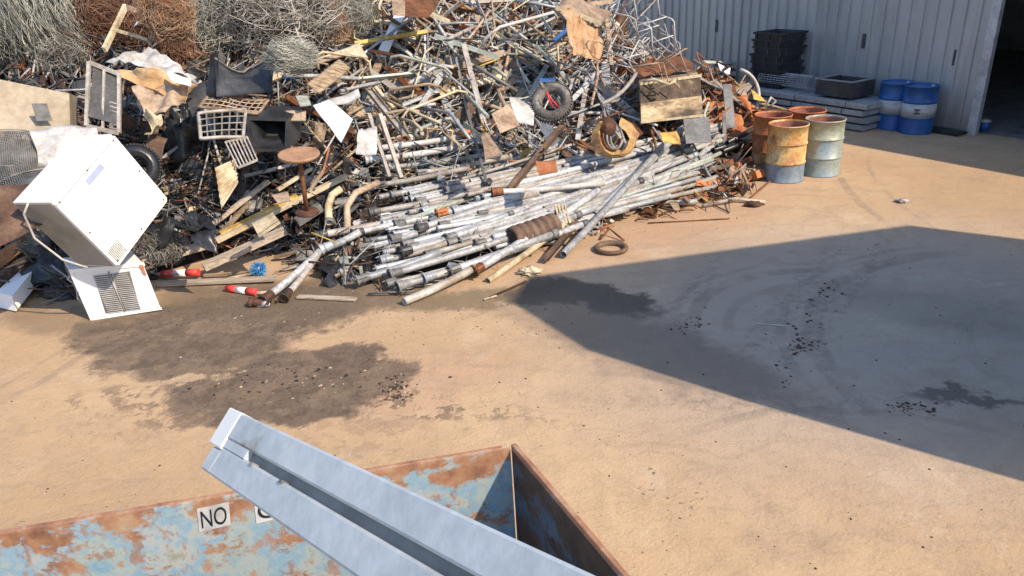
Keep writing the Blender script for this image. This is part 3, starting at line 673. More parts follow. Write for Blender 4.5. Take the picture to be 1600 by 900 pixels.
mb = MB(); mb.prism([fr(.40, .83, -.002), fr(.40, .90, -.002), fr(.66, .90, -.002), fr(.66, .83, -.002)], nF*.002); mb.build('faded_label', mat('faded_blue_label', [(.28, .32, .52), (.36, .40, .56)], .6, 0, 4, 0, 0), fp)
c0 = fr(0, 1, .05); rod([fr(0.0, 1.0, FD*.6), fr(-.06, .9, FD*.8), fr(-.14, .62, FD*.9), fr(-.16, .3, FD*.7), fr(-.12, .12, FD*.4)], .011, 'dirtywhite', 'white hose hanging along the shaded side of the big tilted white appliance', 'hose', 'hose')

# ================================================================ items of the left side
def woodbit(x0, y0, x1, y1, w, mt, lb, l0=.1, l1=.1, h_=.02, **k):
    return bar(at(x0, y0)+UP*l0, at(x1, y1)+UP*l1, w, h_, mt, lb, 'board', 'timber_board', **k)
# tan cabinet
A = face_pts([(-60, 112), (108, 146), (110, 204), (-60, 206)], [8.6, 8.9, 8.75, 8.4]); t_ = thing('filing_cabinet', 'long dusty tan steel cabinet lying at the left edge above the mesh screen', 'cabinet', A[3])
MB().prism(A, V((-.25, .6, -.12))).build('case', mat('dusty_olive_paint', [(.24, .19, .13), (.36, .30, .22), (.44, .38, .30)], .8, 0, 1.5, .2, 0, fine=.25), t_)
MB().prism([A[3]+(A[2]-A[3])*.72+UP*.12+V((0, -.01, 0)), A[3]+(A[2]-A[3])*.86+UP*.12+V((0, -.01, 0)), A[3]+(A[2]-A[3])*.86+UP*.32+V((0, -.01, 0)), A[3]+(A[2]-A[3])*.72+UP*.32+V((0, -.01, 0))], V((0, -.008, 0))).build('latch_plate', 'mgrey', t_)
# expanded mesh screens: grids of thin wire
def mesh_screen(c4, nu, nv, r, mt, label, name='mesh_screen', cat='mesh', crum=.06, border=True):
    a, b, c, d = [V(p) for p in c4]; N = (b-a).cross(d-a).normalized(); sd = rnd(0, 9)
    def P(u, v):
        p = a*(1-u)*(1-v)+b*u*(1-v)+c*u*v+d*(1-u)*v; return p+N*crum*2*noise.noise(p*1.7+V((sd, 0, 0)))
    mb = MB()
    for i in range(nu+1): mb.tube([P(i/nu, j/8) for j in range(9)], r, 3)
    for j in range(nv+1): mb.tube([P(i/8, j/nv) for i in range(9)], r, 3)
    o = None
    if border:
        t = thing(name, label, cat, a); mb.build('wire_mesh', mt, t)
        mb = MB(); mb.tube([P(k/10, 0) for k in range(11)]+[P(1, k/8) for k in range(1, 9)]+[P(1-k/10, 1) for k in range(1, 11)]+[P(0, 1-k/8) for k in range(1, 8)], r*2.2, 5, closed=True); mb.build('border_rod', mt, t)
        return t
    return tag(mb.build(name, mt, origin=a), label, cat)
mesh_screen(face_pts([(-50, 205), (78, 202), (105, 262), (-50, 300)], [8.3, 8.45, 8.2, 8.0]), 46, 34, .0035, 'wire', 'grey fine mesh screen draped at the left edge under the tan cabinet', crum=.10)
mesh_screen(face_pts([(-40, 262), (70, 250), (108, 280), (-40, 335)], [8.0, 8.1, 7.9, 7.6]), 34, 26, .004, 'mgrey', 'darker mesh screen folded below the grey fine one at the left edge', crum=.10)
patch(face_pts([(45, 200), (150, 196), (165, 232), (60, 260)], [8.3, 8.6, 8.2, 8.1]), 'dirtywhite', 'crumpled white sheet lying between the tan cabinet and the tilted white appliance', crum=.07)
patch(face_pts([(-30, 290), (60, 285), (70, 350), (-30, 400)], [7.4, 7.6, 7.3, 7.1]), 'brown', 'brown sheet metal flap at the left edge beside the tilted appliance', crum=.05)
for i, (x0, y0, x1, y1, mm, lb, l) in enumerate([
    (-40, 440, 44, 372, 'tan', 'olive slab of sheet edging at the far left below the brown flap', .38), (-40, 468, 50, 402, 'brown', 'red-brown plank at the far left leaning on the dark plank', .22),
    (-40, 482, 56, 418, 'dwood', 'dark grooved plank just above the small white block at the far left', .12)]):
    bar(at(x0, y0)+UP*(l), at(x1, y1)+UP*l, .05, .07, mm, lb, 'plank', 'plank')
A = [g(0, 483)+UP*.02, g(26, 489)+UP*.02, g(62, 460)+UP*.12, g(52, 447)+UP*.10]; tag(MB().prism(A, V((-.02, .05, .17))).build('foam_block', 'white', origin=A[0]), 'small white block lying on the ground at the far left', 'block')
# black bags and sheets in the shade of the appliance
def blob(c, rx, ry, rz, mt, label, name, cat, crum=.18, rot=0.0, n=14, fr=2.2):
    mb = MB(); c = V(c); sd = rnd(0, 40); rows = []
    for i in range(n+1):
        ph = math.pi*i/n
        for k in range(n*2):
            th = math.pi*k/n; d = V((math.sin(ph)*math.cos(th), math.sin(ph)*math.sin(th), math.cos(ph)))
            q = d*fr+V((sd, 0, 0)); s_ = 1+crum*(noise.noise(q)*1.2+abs(noise.noise(q*2.2))*1.3-.3)
            p = V((d.x*rx, d.y*ry, d.z*rz))*s_; mb.v.append(c+V((p.x*math.cos(rot)-p.y*math.sin(rot), p.x*math.sin(rot)+p.y*math.cos(rot), p.z)))
    N = n*2
    for i in range(n):
        for k in range(N): mb.face((i*N+k, (i+1)*N+k, (i+1)*N+(k+1) % N, i*N+(k+1) % N), True)
    return tag(mb.build(name, mt, origin=c-V((0, 0, rz))), label, cat)
blob(g(85, 470)+UP*.20+V((0, .45, 0)), .42, .3, .26, 'black', 'limp black plastic bag on the ground in the shade left of the window air conditioner', 'plastic_bag', 'bag', .45)
blob(at(60, 385)+UP*.1, .34, .3, .34, 'black', 'black plastic bag stuffed under the shaded side of the tilted appliance', 'plastic_bag', 'bag', .45)
blob(at(100, 455)+UP*.0, .24, .15, .1, 'dgrey', 'grey scrap of plastic beside the limp black bag', 'plastic_scrap', 'plastic', .5)
blob(at(298, 240)+UP*.12, .27, .28, .50, 'black', 'glossy black bag bulging beside the wire rack', 'plastic_bag', 'bag', .5, .4, 18, 2.6)
patch(face_pts([(232, 345), (300, 335), (338, 352), (240, 372)], [8.1, 8.3, 8.0, 7.9]), 'black', 'torn black plastic sheet right of the tilted appliance', crum=.16, fr=4)
patch(face_pts([(290, 330), (338, 352), (335, 392), (292, 372)], [8.3, 8.1, 7.9, 8.0]), 'black', 'folded black plastic hanging beside the torn black sheet', crum=.10, fr=4)
patch(face_pts([(232, 205), (262, 215), (250, 262), (222, 250)], [8.9, 8.9, 8.6, 8.6]), 'brown', 'small brown plate beside the glossy black bag', crum=.04)
patch(face_pts([(285, 145), (320, 126), (345, 150), (300, 182)], [9.6, 9.8, 9.5, 9.2]), 'dgrey', 'dark grey flat panel beside the orange plastic sheet', crum=.03)
# tub like black sling
def sling(u, v):
    x = 338+u*88; sag = math.sin(math.pi*u); y = 93+ (22*sag if v < .5 else 0)*1+v*(58-8*u)+(-6 if u > .5 and v < .1 else 0)
    return atd(x, y, 9.7+.25*sag*(1-v)+.5*u-.3*v)
tag(MB().sheet(sling, 14, 8, .012, 1).build('plastic_tub', 'dgrey', origin=sling(.5, 1)), 'dark grey torn plastic tub hanging open below the big wire bales', 'tub')
rod([sling(k/10, .0)+V((0, -.03, .02)) for k in range(11)]+[sling(1, .5)+V((0, -.03, 0))], .016, 'mgrey', 'grey rim wire bent along the torn dark tub', 'wire', 'bent_wire')
patch([sling(0, 0)+V((-.15, .2, .05)), sling(0, 0)+V((.02, .1, .1)), sling(0, 1)+V((.0, .1, 0)), sling(0, 1)+V((-.2, .1, -.05))], 'black', 'black upright panel at the left end of the torn tub', crum=.02)
# orange/white plastic sheet
t_ = thing('plastic_sheet', 'crumpled tan and white sheet spread over junk left of the dark tub', 'sheet', at(240, 130))
patch(face_pts([(168, 92), (232, 66), (304, 122), (232, 108)], [9.6, 10.0, 9.4, 9.2]), 'dirtywhite', None, 'white_part', parent=t_, crum=.12, nu=16, nv=12, fr=3)
patch(face_pts([(160, 108), (232, 104), (304, 128), (286, 160)], [9.25, 9.15, 9.3, 9.0]), mat('sun_bleached_tan', [(.30, .16, .07), (.52, .33, .16), (.60, .45, .28)], .6, 0, 3, .2, 0, fine=.2), None, 'tan_part', parent=t_, crum=.10, nu=16, nv=12, fr=3)
patch(face_pts([(198, 128), (296, 140), (262, 182), (226, 184)], [9.1, 9.15, 8.9, 8.8]), 'sun' if 'sun' in M else 'tan', None, 'hanging_part', parent=t_, crum=.12, nu=14, nv=12, fr=3)
patch(face_pts([(262, 112), (302, 122), (298, 138), (268, 128)], [9.1, 9.2, 9.0, 8.95]), 'white', 'small bright white plastic scrap on the tan and white sheet', crum=.05)
patch(face_pts([(226, 182), (262, 178), (250, 204), (228, 208)], [8.9, 8.9, 8.7, 8.7]), 'cream', 'ragged yellowish foam below the tan and white sheet', crum=.14, fr=5)
# window frame
t_ = thing('window_frame', 'narrow aluminium window frame standing left of the tan and white sheet', 'window frame', atd(137, 200, 8.7))
W4 = face_pts([(139, 97), (186, 116), (186, 208), (135, 197)], [8.9, 9.0, 8.8, 8.7])
mb = MB()
for i in range(4): beam(mb, W4[i], W4[(i+1) % 4], .018, .022)
beam(mb, W4[0]*.5+W4[1]*.5, W4[3]*.5+W4[2]*.5, .012, .015); mb.build('frame', 'alu2', t_)
mb = MB()
for k in range(1, 8): f_ = .45+.07*k; beam(mb, (W4[0]*(1-f_)+W4[3]*f_)*.3+(W4[1]*(1-f_)+W4[2]*f_)*.7, W4[1]*(1-f_)+W4[2]*f_, .006, .006)
mb.build('grille_bars', 'alu2', t_)
patch([W4[0]+V((.03, .05, 0)), W4[1]+V((-.03, .05, 0)), W4[2]+V((-.03, .05, .1)), W4[3]+V((.03, .05, .1))], 'dgrey', None, 'dark_pane', parent=t_, crum=0, nu=2, nv=2)
# wooden frame leaning on rusty bale
W4 = face_pts([(196, 10), (252, 32), (233, 68), (163, 78)], [10.6, 10.7, 10.3, 10.0])
t_ = thing('sash_window', 'square tan wooden sash frame leaning on the rusty wire bale', 'window sash', W4[3])
mb = MB(); beam(mb, W4[0], W4[1], .02, .03); mb.build('top_rail', 'tan', t_); mb = MB(); beam(mb, W4[0], W4[3], .02, .04); mb.build('left_rail', 'cream', t_)
mb = MB(); beam(mb, W4[1], W4[2], .02, .03); mb.build('right_rail', 'tan', t_); mb = MB(); beam(mb, W4[0]*.45+W4[3]*.55, W4[2]+V((0, 0, .05)), .015, .02); mb.build('cross_rail', 'cream', t_)
patch(face_pts([(222, 24), (236, 2), (250, 16), (240, 24)], [10.3, 10.4, 10.4, 10.3]), 'white', 'bright white triangular scrap on the top rail of the wooden frame', crum=.02)
patch(face_pts([(208, 42), (216, 30), (226, 30), (216, 36)], [10.2, 10.4, 10.4, 10.3]), 'white', 'small white scrap inside the wooden frame', crum=.02)

# wire bales: tangles of hundreds of strands round a packed wire core
def bale(px, py, rpx, asp, mt, label, strands=170, rs=.0055, lift=0, wild=.35, cat='wire bale', axis=None, out=1.0, name='wire_bale', dd=None, curl=1.0):
    d0 = dd if dd else dep(px, min(py+rpx*asp*.5, 460)); R0 = rpx*d0/FPX; c = atd(px, py, d0+R0*.25); c += V((0, 0, lift))
    t = thing(name, label, cat, c-V((0, 0, R0*asp)))
    mb = MB(); sd = rnd(0, 30)
    def rad(d): return 1+.18*noise.noise(d*1.8+V((sd, 0, 0)))
    strands = int(strands*1.55); rs *= .78
    for i in range(strands):
        ax = V((random.gauss(0, 1), random.gauss(0, 1), random.gauss(0, 1))).normalized()
        if axis: ax = (V(axis)+ax*wild).normalized()
        u = ax.cross(V((rnd(-1, 1), rnd(-1, 1), rnd(-1, 1)))).normalized(); v = ax.cross(u)
        th0 = rnd(0, 6.28); sp = rnd(.9, 3.2)*curl; rr = rnd(.78, 1.04) if random.random() < .85 else rnd(1.0, 1.16); off = rnd(-.55, .55) if not axis else rnd(-.9, .9)
        k_ = math.sqrt(max(.08, 1-off*off)); pts = []; nn = int(7+sp*5)
        for j in range(nn):
            th = th0+sp*j/(nn-1); d = (u*math.cos(th)+v*math.sin(th))*k_+ax*off
            q = d*3+V((i*.7, 0, 0)); r_ = R0*rr*rad(d)*(1+.05*math.sin(j*1.9+i)); pts.append(c+V((d.x*r_, d.y*r_, d.z*r_*asp))+V((noise.noise(q), noise.noise(q+V((5, 5, 5))), noise.noise(q-V((5, 5, 5)))))*R0*wild*.45)
        mb.tube(pts, rs, 3, caps=False)
    mb.build('wire_strands', mt, t)
    mb = MB(); n = 12
    for i in range(n+1):
        ph = math.pi*i/n
        for k in range(2*n):
            th = math.pi*k/n; d = V((math.sin(ph)*math.cos(th), math.sin(ph)*math.sin(th), math.cos(ph))); r_ = R0*.87*rad(d)*(1+.12*noise.noise(d*6+V((sd, 3, 0))))
            mb.v.append(c+V((d.x*r_, d.y*r_, d.z*r_*asp)))
    for i in range(n):
        for k in range(2*n): mb.face((i*2*n+k, (i+1)*2*n+k, (i+1)*2*n+(k+1) % (2*n), i*2*n+(k+1) % (2*n)), True)
    mb.build('wire_core', {'owire': 'drust', 'owire2': 'rust'}.get(mt, 'matted'), t)
    return t
bale(75, 42, 78, .95, 'gwire', 'large round grey bale of fine wire in the top left corner', 420, .0045, axis=(.9, .3, .25), wild=.22)
bale(15, 70, 42, 1.0, 'wire', 'loose grey tangle of wire at the left edge below the top left bale', 160, .006)
bale(105, 92, 38, .9, 'wire', 'small curly wire tangle hanging under the top left bale', 170, .006, wild=.5)
bale(198, 30, 82, .95, 'owire', 'dark rust-red bale of wire behind the wooden frame', 420, .005)
bale(262, 22, 40, 1.0, 'owire2', 'orange rusty ball of wire right of the wooden frame', 260, .0045, dd=9.9)
bale(285, 82, 34, 1.2, 'owire', 'dark rusty tangle of wire below the orange ball', 160, .006)
bale(330, 42, 62, 1.1, 'gwire', 'green-grey bale of wire left of the largest one', 360, .0045)
bale(430, 22, 100, .72, 'wire', 'largest grey bale of tangled wire at the top of the heap', 520, .006, wild=.45)
bale(425, 92, 30, .8, 'wire', 'small tangle of pale wire under the largest bale', 130, .006, wild=.6)
bale(455, 88, 38, .72, 'gwire', 'olive bale of fine wire bulging under the largest bale', 420, .0035, axis=(.3, .2, .9), wild=.3, dd=9.7)
bale(500, 40, 44, 1.0, 'owire2', 'rust-brown bale of wire right of the largest grey one', 300, .0045)
bale(545, 35, 42, 1.1, 'gwire', 'grey bale of fine wire right of the rust-brown one', 380, .004)
bale(255, 385, 32, .75, 'wire', 'bundle of dry brown wire behind the window air conditioner', 240, .004, axis=(.7, .7, .1), wild=.4, dd=8.2)

# wire rack, sagging grid, ladder of bars
mesh_screen(face_pts([(310, 178), (384, 170), (380, 216), (314, 218)], [9.1, 9.3, 9.0, 8.8]), 6, 4, .011, 'alu2', 'white wire rack of square cells right of the glossy black bag', 'wire_rack', 'rack', crum=.02)
mesh_screen(face_pts([(330, 152), (420, 158), (400, 176), (312, 172)], [9.7, 9.8, 9.3, 9.2]), 9, 4, .010, 'tan', 'sagging yellowish grid lying above the white wire rack', 'wire_rack', 'rack', crum=.06)
W4 = face_pts([(352, 222), (386, 214), (402, 250), (372, 262)], [8.9, 9.0, 8.7, 8.6])
t_ = thing('bar_grate', 'small tilted grate of pale bars below the white wire rack', 'grate', W4[3]); mb = MB()
for k in range(7): beam(mb, W4[0].lerp(W4[1], k/6), W4[3].lerp(W4[2], k/6), .008, .008)
mb.build('bars', 'alu2', t_); mb = MB(); beam(mb, W4[0], W4[1], .012, .012); beam(mb, W4[3], W4[2], .012, .012); mb.build('end_bars', 'alu2', t_)
for (x0, y0, x1, y1, w_, mm, lb, l) in [
    (322, 185, 356, 300, .016, 'alu2', 'long pale rod slanting down across the white wire rack', .35), (300, 165, 335, 262, .014, 'mgrey', 'grey rod slanting left of the long pale rod', .35),
    (272, 175, 262, 245, .035, 'dwood', 'dark burnt post leaning at the left of the glossy black bag', .30), (360, 196, 388, 192, .022, 'dirtywhite', 'short white stick lying on top of the wire rack', .45),
    (370, 200, 398, 252, .018, 'dirtywhite', 'white stick slanting down right of the wire rack', .35), (400, 236, 376, 340, .05, 'dwood', 'weathered dark plank standing upright left of the round rusty table', .25),
    (348, 262, 352, 305, .012, 'alu2', 'thin grey rod beside the corrugated offcut', .2)]:
    bar(at(x0, y0)+UP*l, at(x1, y1)+UP*l*.5, w_, w_*.6, mm, lb, 'bar', 'scrap_bar')
cg = face_pts([(336, 262), (368, 248), (372, 286), (346, 326)], [8.6, 8.8, 8.5, 8.3]); a_, b_, c_, d_ = cg
NN = (b_-a_).cross(d_-a_).normalized()
tag(MB().sheet(lambda u, v: (a_*(1-u)*(1-v)+b_*u*(1-v)+c_*u*v+d_*(1-u)*v)+NN*.018*math.sin(v*38), 4, 40, .004, 1).build('corrugated_offcut', 'cream', origin=a_), 'small corrugated cream offcut beside the upright dark plank', 'sheet')
# dark open box
A = face_pts([(384, 184), (450, 186), (448, 236), (388, 238)], [9.2, 9.4, 9.2, 9.0]); t_ = thing('metal_box', 'open black metal box behind the round rusty table', 'box', A[3])
mb = MB(); dv = V((.05, .55, .05)); mb.prism([A[0], A[1], A[1]+UP*-.03, A[0]+UP*-.03], dv); mb.prism([A[3], A[2], A[2]+UP*.03, A[3]+UP*.03], dv); mb.prism([A[0], A[0]+V((.03, 0, 0)), A[3]+V((.03, 0, 0)), A[3]], dv); mb.prism([A[1], A[1]-V((.03, 0, 0)), A[2]-V((.03, 0, 0)), A[2]], dv)
mb.prism([p+dv for p in A], V((0, .02, 0))); mb.build('box_shell', 'black', t_)
# round rusty table
c = atd(467, 241, 8.75); t_ = thing('round_table', 'small round rusty table on a single post', 'table', c-UP*.75)
axn = (UP+V((.06, -.12, 0))).normalized()
MB().lathe(c, axn, [(-.03, .001), (-.03, .20), (-.035, .235), (.0, .245), (.012, .24), (.006, .225), (.0, .20), (-.002, .001)], 32).build('tabletop', mat('rusty_disc', [(.22, .10, .05), (.34, .19, .11), (.40, .25, .16)], .85, 0, 5, .3, 0, fine=.2), t_)
MB().tube([c-axn*.03, c-axn*.75], .028, 10).build('post', 'rust', t_)
mb = MB(); mb.lathe(c-axn*.76, axn, [(0, .001), (0, .15), (.02, .14), (.03, .03)], 20); mb.build('base_plate', 'drust', t_)
# brown channel & sheets
channel(at(455, 205)+UP*.45, at(556, 252)+UP*.4, .07, .08, 'rust', 'heavy brown steel channel slanting down from the black box to the white pipes', roll=.5, t=.012)
patch(face_pts([(410, 172), (478, 172), (478, 190), (412, 184)], [9.6, 9.7, 9.5, 9.4]), 'tan', 'faded tan flat panel above the open black box', crum=.02)
patch(face_pts([(488, 165), (514, 156), (552, 186), (534, 222)], [9.5, 9.8, 9.7, 9.3]), 'white', 'bright white bent panel in the middle left of the heap', crum=.015, name='metal_sheet', cat='sheet')
patch(face_pts([(500, 158), (560, 138), (562, 150), (512, 168)], [9.8, 10.0, 9.9, 9.7]), 'dirtywhite', 'pale flap behind the bright white bent panel', crum=.03)
patch(face_pts([(480, 130), (530, 92), (548, 106), (500, 146)], [10.2, 10.8, 10.7, 10.2]), 'wood', 'slatted brown board right of the olive wire bale', crum=.015)
patch(face_pts([(532, 80), (560, 64), (576, 92), (536, 84)], [10.8, 11, 10.9, 10.7]), 'cream', 'small pale folded hood right of the olive wire bale', crum=.02)
patch(face_pts([(560, 200), (590, 200), (588, 242), (556, 240)], [9.7, 9.8, 9.5, 9.4]), 'dirtywhite', 'ribbed white panel above the two white pipes', crum=.03, fr=8)
blob(at(457, 152)+UP*.3, .10, .06, .05, 'blue', 'small blue plastic scrap on the cream strip', 'plastic_scrap', 'plastic', .4)
patch(face_pts([(462, 150), (480, 148), (486, 165), (468, 166)], [9.7, 9.8, 9.6, 9.5]), 'tealp', 'small greenish bracket beside the blue scrap', crum=.03)

# ================================================================ long strips, beams and posts in the middle
def B(x0, y0, x1, y1, w_, h_, mm, lb, l0=.3, l1=.3, name='scrap_bar', cat='bar', ch=.004): return bar(at(x0, y0)+UP*l0, at(x1, y1)+UP*l1, w_, h_, mm, lb, cat, name, ch=ch, up=V((0, -1, .55)))
B(418, 166, 610, 98, .045, .03, 'cream', 'long cream strip running up from the blue scrap toward the bent white beam', .35, .45)
B(452, 150, 560, 118, .04, .02, 'tan', 'tan strip lying just above the long cream strip', .35, .4)
B(560, 112, 672, 96, .035, .02, 'yellow', 'short yellowish strip behind the bent white beam', .45, .5)
B(642, 52, 600, 132, .085, .02, 'white', 'wide pale flat beam leaning in the upper middle of the heap', .6, .45)
B(600, 132, 578, 180, .060, .03, 'wood', 'brownish lower length of the wide pale flat beam', .42, .4)
rod([at(648, 45)+UP*.62, at(606, 50)+UP*.62, at(598, 60)+UP*.55, at(604, 120)+UP*.3], .028, 'cream', 'bent cream tube hooked over the wide pale beam', 'tube', 'bent_tube')
rod([at(608, 68)+UP*.5, at(622, 98)+UP*.35], .035, 'cream', 'short cream tube under the hooked one', 'tube', 'tube')
for (a0, b0_, a1, b1_, lb) in ((585, 178, 612, 300, 'left'), (606, 186, 630, 302, 'right')): bar(at(a1, b1_)+UP*.22, at(a1, b1_)+V((-.30, .65, 1.02)), .030, .030, 'alu2', f'{lb} one of the two galvanised posts leaning above the grey fan of pipes', 'post', 'steel_post', 'leaning galvanised posts')
bar(at(757, 208)+UP*.15, at(728, 122)+UP*.55, .045, .03, 'alu2', 'pale grey post slanting in the middle of the heap left of the tyre', 'post', 'steel_post')
bar(at(735, 208)+UP*.15, at(716, 135)+UP*.45, .02, .02, 'mgrey', 'thin grey post beside the pale slanting post', 'post', 'steel_post')
B(650, 160, 790, 124, .06, .03, 'tan', 'tan beam crossing behind the pale slanting post', .35, .45, 'steel_beam', 'beam'); B(690, 182, 800, 152, .05, .03, 'cream', 'cream beam below the tan one, left of the tyre', .35, .4, 'steel_beam', 'beam')
B(620, 165, 700, 150, .05, .02, 'dirtywhite', 'pale flat bar left of the crossing tan beam', .32, .35)
channel(at(608, 148)+UP*.42, at(665, 190)+UP*.35, .06, .07, 'rust', 'rust-brown channel slanting under the pale flat beam', roll=.4, t=.012)
channel(at(655, 185)+UP*.35, at(690, 202)+UP*.3, .04, .05, 'tan', 'short tan bracket at the foot of the rust-brown channel', roll=.3)
B(655, 60, 705, 82, .05, .04, 'cream', 'ragged cream lath in the upper middle of the heap', .5, .5)
patch(face_pts([(752, 212), (760, 206), (788, 240), (758, 250)], [9.7, 9.8, 9.6, 9.4]), 'tan', 'pointed brown shield-shaped plate above the fan of pipes', crum=.02, name='steel_plate', cat='plate')
patch(face_pts([(768, 178), (796, 162), (812, 196), (782, 208)], [10.2, 10.5, 10.3, 10.0]), 'tan', 'square tan plate left of the tyre', crum=.01, name='steel_plate', cat='plate')
patch(face_pts([(796, 152), (836, 162), (834, 196), (808, 190)], [10.6, 10.7, 10.4, 10.3]), 'dirtywhite', 'white panel tucked left of the tyre', crum=.02, name='metal_sheet', cat='sheet')
patch(face_pts([(836, 250), (868, 250), (872, 268), (844, 274)], [9.5, 9.6, 9.4, 9.3]), 'orust', 'orange rusty plate above the fan of pipes', crum=.02, name='steel_plate', cat='plate')
angle_iron(at(803, 318)+UP*.18, at(884, 255)+UP*.55, .10, 'brown', 'brown angle iron propped across the right of the pipe fan', roll=1.0)
bar(at(762, 310)+UP*.22, at(735, 238)+UP*.65, .020, .012, 'mgrey', 'dark thin bar standing out of the fan of pipes', 'bar', 'scrap_bar')
rod([at(762, 312)+UP*.2, at(766, 304)+UP*.2], .05, 'dgrey', 'dark foot bracket at the bottom of the thin dark bar', 'bracket', 'bracket')
blob(at(728, 240)+UP*.32, .09, .07, .05, 'orust', 'orange valve lying on the end of the two white pipes', 'valve', 'valve', .5)
bar(at(900, 248)+UP*.25, at(872, 200)+UP*.5, .018, .012, 'mgrey', 'dark flat bar leaning above the brown angle iron', 'bar', 'scrap_bar')
# tyre with red tool
def tyre(c, ax, R0, w_, label, group=None, rim=None, mt='rubber'):
    t = thing('tyre', label, 'tyre', V(c)-UP*R0*.9)
    pr = []; r1 = w_/2
    for k in range(13): th = 2*math.pi*k/12; pr.append((math.cos(th)*w_*.5, R0-r1*.85+math.sin(th)*r1*.85))
    MB().lathe(c, ax, pr, 36).build('tyre_casing', mt, t); mb = MB(); ax = V(ax).normalized(); a, s_, u = frame(ax)
    for k in range(44):
        th = 2*math.pi*k/44; q = s_*math.cos(th)+u*math.sin(th); mb.box(V(c)+q*(R0+.0), q, ax, q.cross(ax), .010, w_*.34, .012)
    mb.build('tread', mt, t)
    return t
dc = dep(862, 165); dc = min(dc, 10.9); c = atd(862, 160, dc-.25); tyre(c, V((-.15, -.8, .55)), .30, .19, 'dusty tyre lying tilted in the heap with a red tool stuck through it')
t_ = thing('red_pliers', 'red handled tool lying in the hole of the dusty tyre', 'tool', c); 
for s_ in (-1, 1): MB().tube([c+V((-.08, -.12, .18)), c+V((-.02+s_*.02, -.14, .05)), c+V((.06+s_*.04, -.12, -.06))], .013, 6).build('handle', 'red', t_)
MB().tube([c+V((-.12, -.15, .22)), c+V((-.17, -.12, .32))], .025, 6).build('jaw', 'mgrey', t_)
t_ = tyre(atd(213, 262, 8.45), V((.3, -.8, .3)), .26, .18, 'black tyre half hidden behind the top corner of the tilted appliance', mt='black')
rod([at(660, 113)+UP*.5, at(720, 116)+UP*.58, at(800, 118)+UP*.62, at(890, 118)+UP*.6], .014, 'black', 'long black bar lying level across the middle of the heap', 'bar', 'black_bar')
bar(at(866, 118)+UP*.6, at(902, 96)+UP*.72, .03, .02, 'blue', 'blue flat bar sticking up right of the long black bar', 'bar', 'blue_bar')
patch(face_pts([(842, 120), (866, 120), (868, 127), (844, 126)], [11.1, 11.2, 11, 11]), 'blue', 'blue scrap of sheet under the blue flat bar', crum=.03)
# large rusty sheet box in upper right of the heap
A = face_pts([(868, 12), (945, 38), (942, 92), (900, 84)], [11.8, 12.0, 11.7, 11.5]); t_ = thing('rusty_hopper', 'torn rusty orange sheet hood in the upper right of the heap', 'hood', A[3])
patch(A, mat('streaked_rust', [(.20, .09, .05), (.44, .25, .13), (.50, .34, .20), (.34, .24, .17)], .85, 0, 4, .3, 0, (3, 1, .7), fine=.4), None, 'front_sheet', parent=t_, crum=.12, fr=3); patch([A[0], A[0]+V((.3, .5, .2)), A[1]+V((.2, .5, .15)), A[1]], 'tan', None, 'top_sheet', parent=t_, crum=.05)
mb = MB(); beam(mb, A[0]+V((0, -.03, 0)), A[1]+V((0, -.03, 0)), .03, .035); mb.build('edge_bar', 'cream', t_)
bar(A[1]+V((.02, -.05, .1)), A[2]+V((.12, -.1, -.1)), .03, .03, 'wood', 'brown post standing at the right of the torn rusty hood', 'post', 'steel_post')
A = face_pts([(612, -12), (672, -14), (668, 28), (614, 24)], [11.8, 12, 11.6, 11.5]); t_ = thing('rusty_drawer_unit', 'dark rusty sheet box at the top edge right of the bales', 'box', A[3]); MB().prism(A, V((.1, .6, .1))).build('box_shell', 'rust', t_); MB().prism([A[3].lerp(A[2], .0)+V((0, -.03, 0)), A[3].lerp(A[2], .35)+V((0, -.03, 0)), A[0].lerp(A[1], .35)+V((0, -.03, 0)), A[0]+V((0, -.03, 0))], V((0, .02, 0))).build('door', 'tan', t_)
# brown painted cabinet box
A = face_pts([(1000, 133), (1094, 120), (1098, 180), (1002, 191)], [11.7, 12.2, 12.0, 11.5]); dv = V((.12, .8, .0)); t_ = thing('metal_chest', 'large brown and tan steel trunk, its lid edge blackened, standing right of the heap', 'chest', A[3])
mp_ = mat('peeling_trunk_paint', [(.05, .035, .025), (.20, .14, .085), (.44, .34, .21), (.50, .42, .27)], .75, 0, 3.2, .3, 0, (.5, .5, 1.6), fine=.5)
MB().prism(A, dv).build('trunk_body', mp_, t_)
mid0, mid1 = A[0].lerp(A[3], .48), A[1].lerp(A[2], .48)
MB().prism([A[0]+V((0, -.012, .01)), A[1]+V((0, -.012, .01)), mid1+V((0, -.012, 0)), mid0+V((0, -.012, 0))], V((0, .01, 0))).build('upper_panel', mat('burnt_trunk_paint', [(.03, .02, .015), (.09, .06, .04), (.13, .09, .06), (.36, .27, .17)], .8, 0, 5, .3, 0, (1, 1, 1.3), pos=[.35, .50, .58, .64], fine=.5), t_)
mb = MB(); beam(mb, A[0]+V((-.01, -.01, .02)), A[1]+V((.01, -.01, .02)), .02, .02); beam(mb, A[3]+V((-.01, -.01, 0)), A[2]+V((.01, -.01, 0)), .015, .015); mb.build('edge_rims', 'cream', t_)
rod([A[0]+V((.15, -.08, .12)), A[0]+V((.42, -.1, -.02)), A[0]+V((.5, -.1, .06)), A[0]+V((.6, -.1, -.06))], .018, 'tan', 'crooked tan rod lying over the front of the steel trunk', 'rod', 'bent_rod')
patch([p+V((.0, .3, .10)) for p in face_pts([(985, 112), (1075, 95), (1090, 120), (1000, 134)], [12.1, 12.8, 12.3, 11.9])], 'rust', 'rusty sheet lying on top of the steel trunk', crum=.08)
patch(face_pts([(1068, 186), (1108, 182), (1112, 222), (1072, 224)], [11.6, 11.8, 11.4, 11.3]), 'mgrey', 'plain grey-brown panel standing under the right end of the steel trunk', crum=.01, name='metal_sheet', cat='sheet')
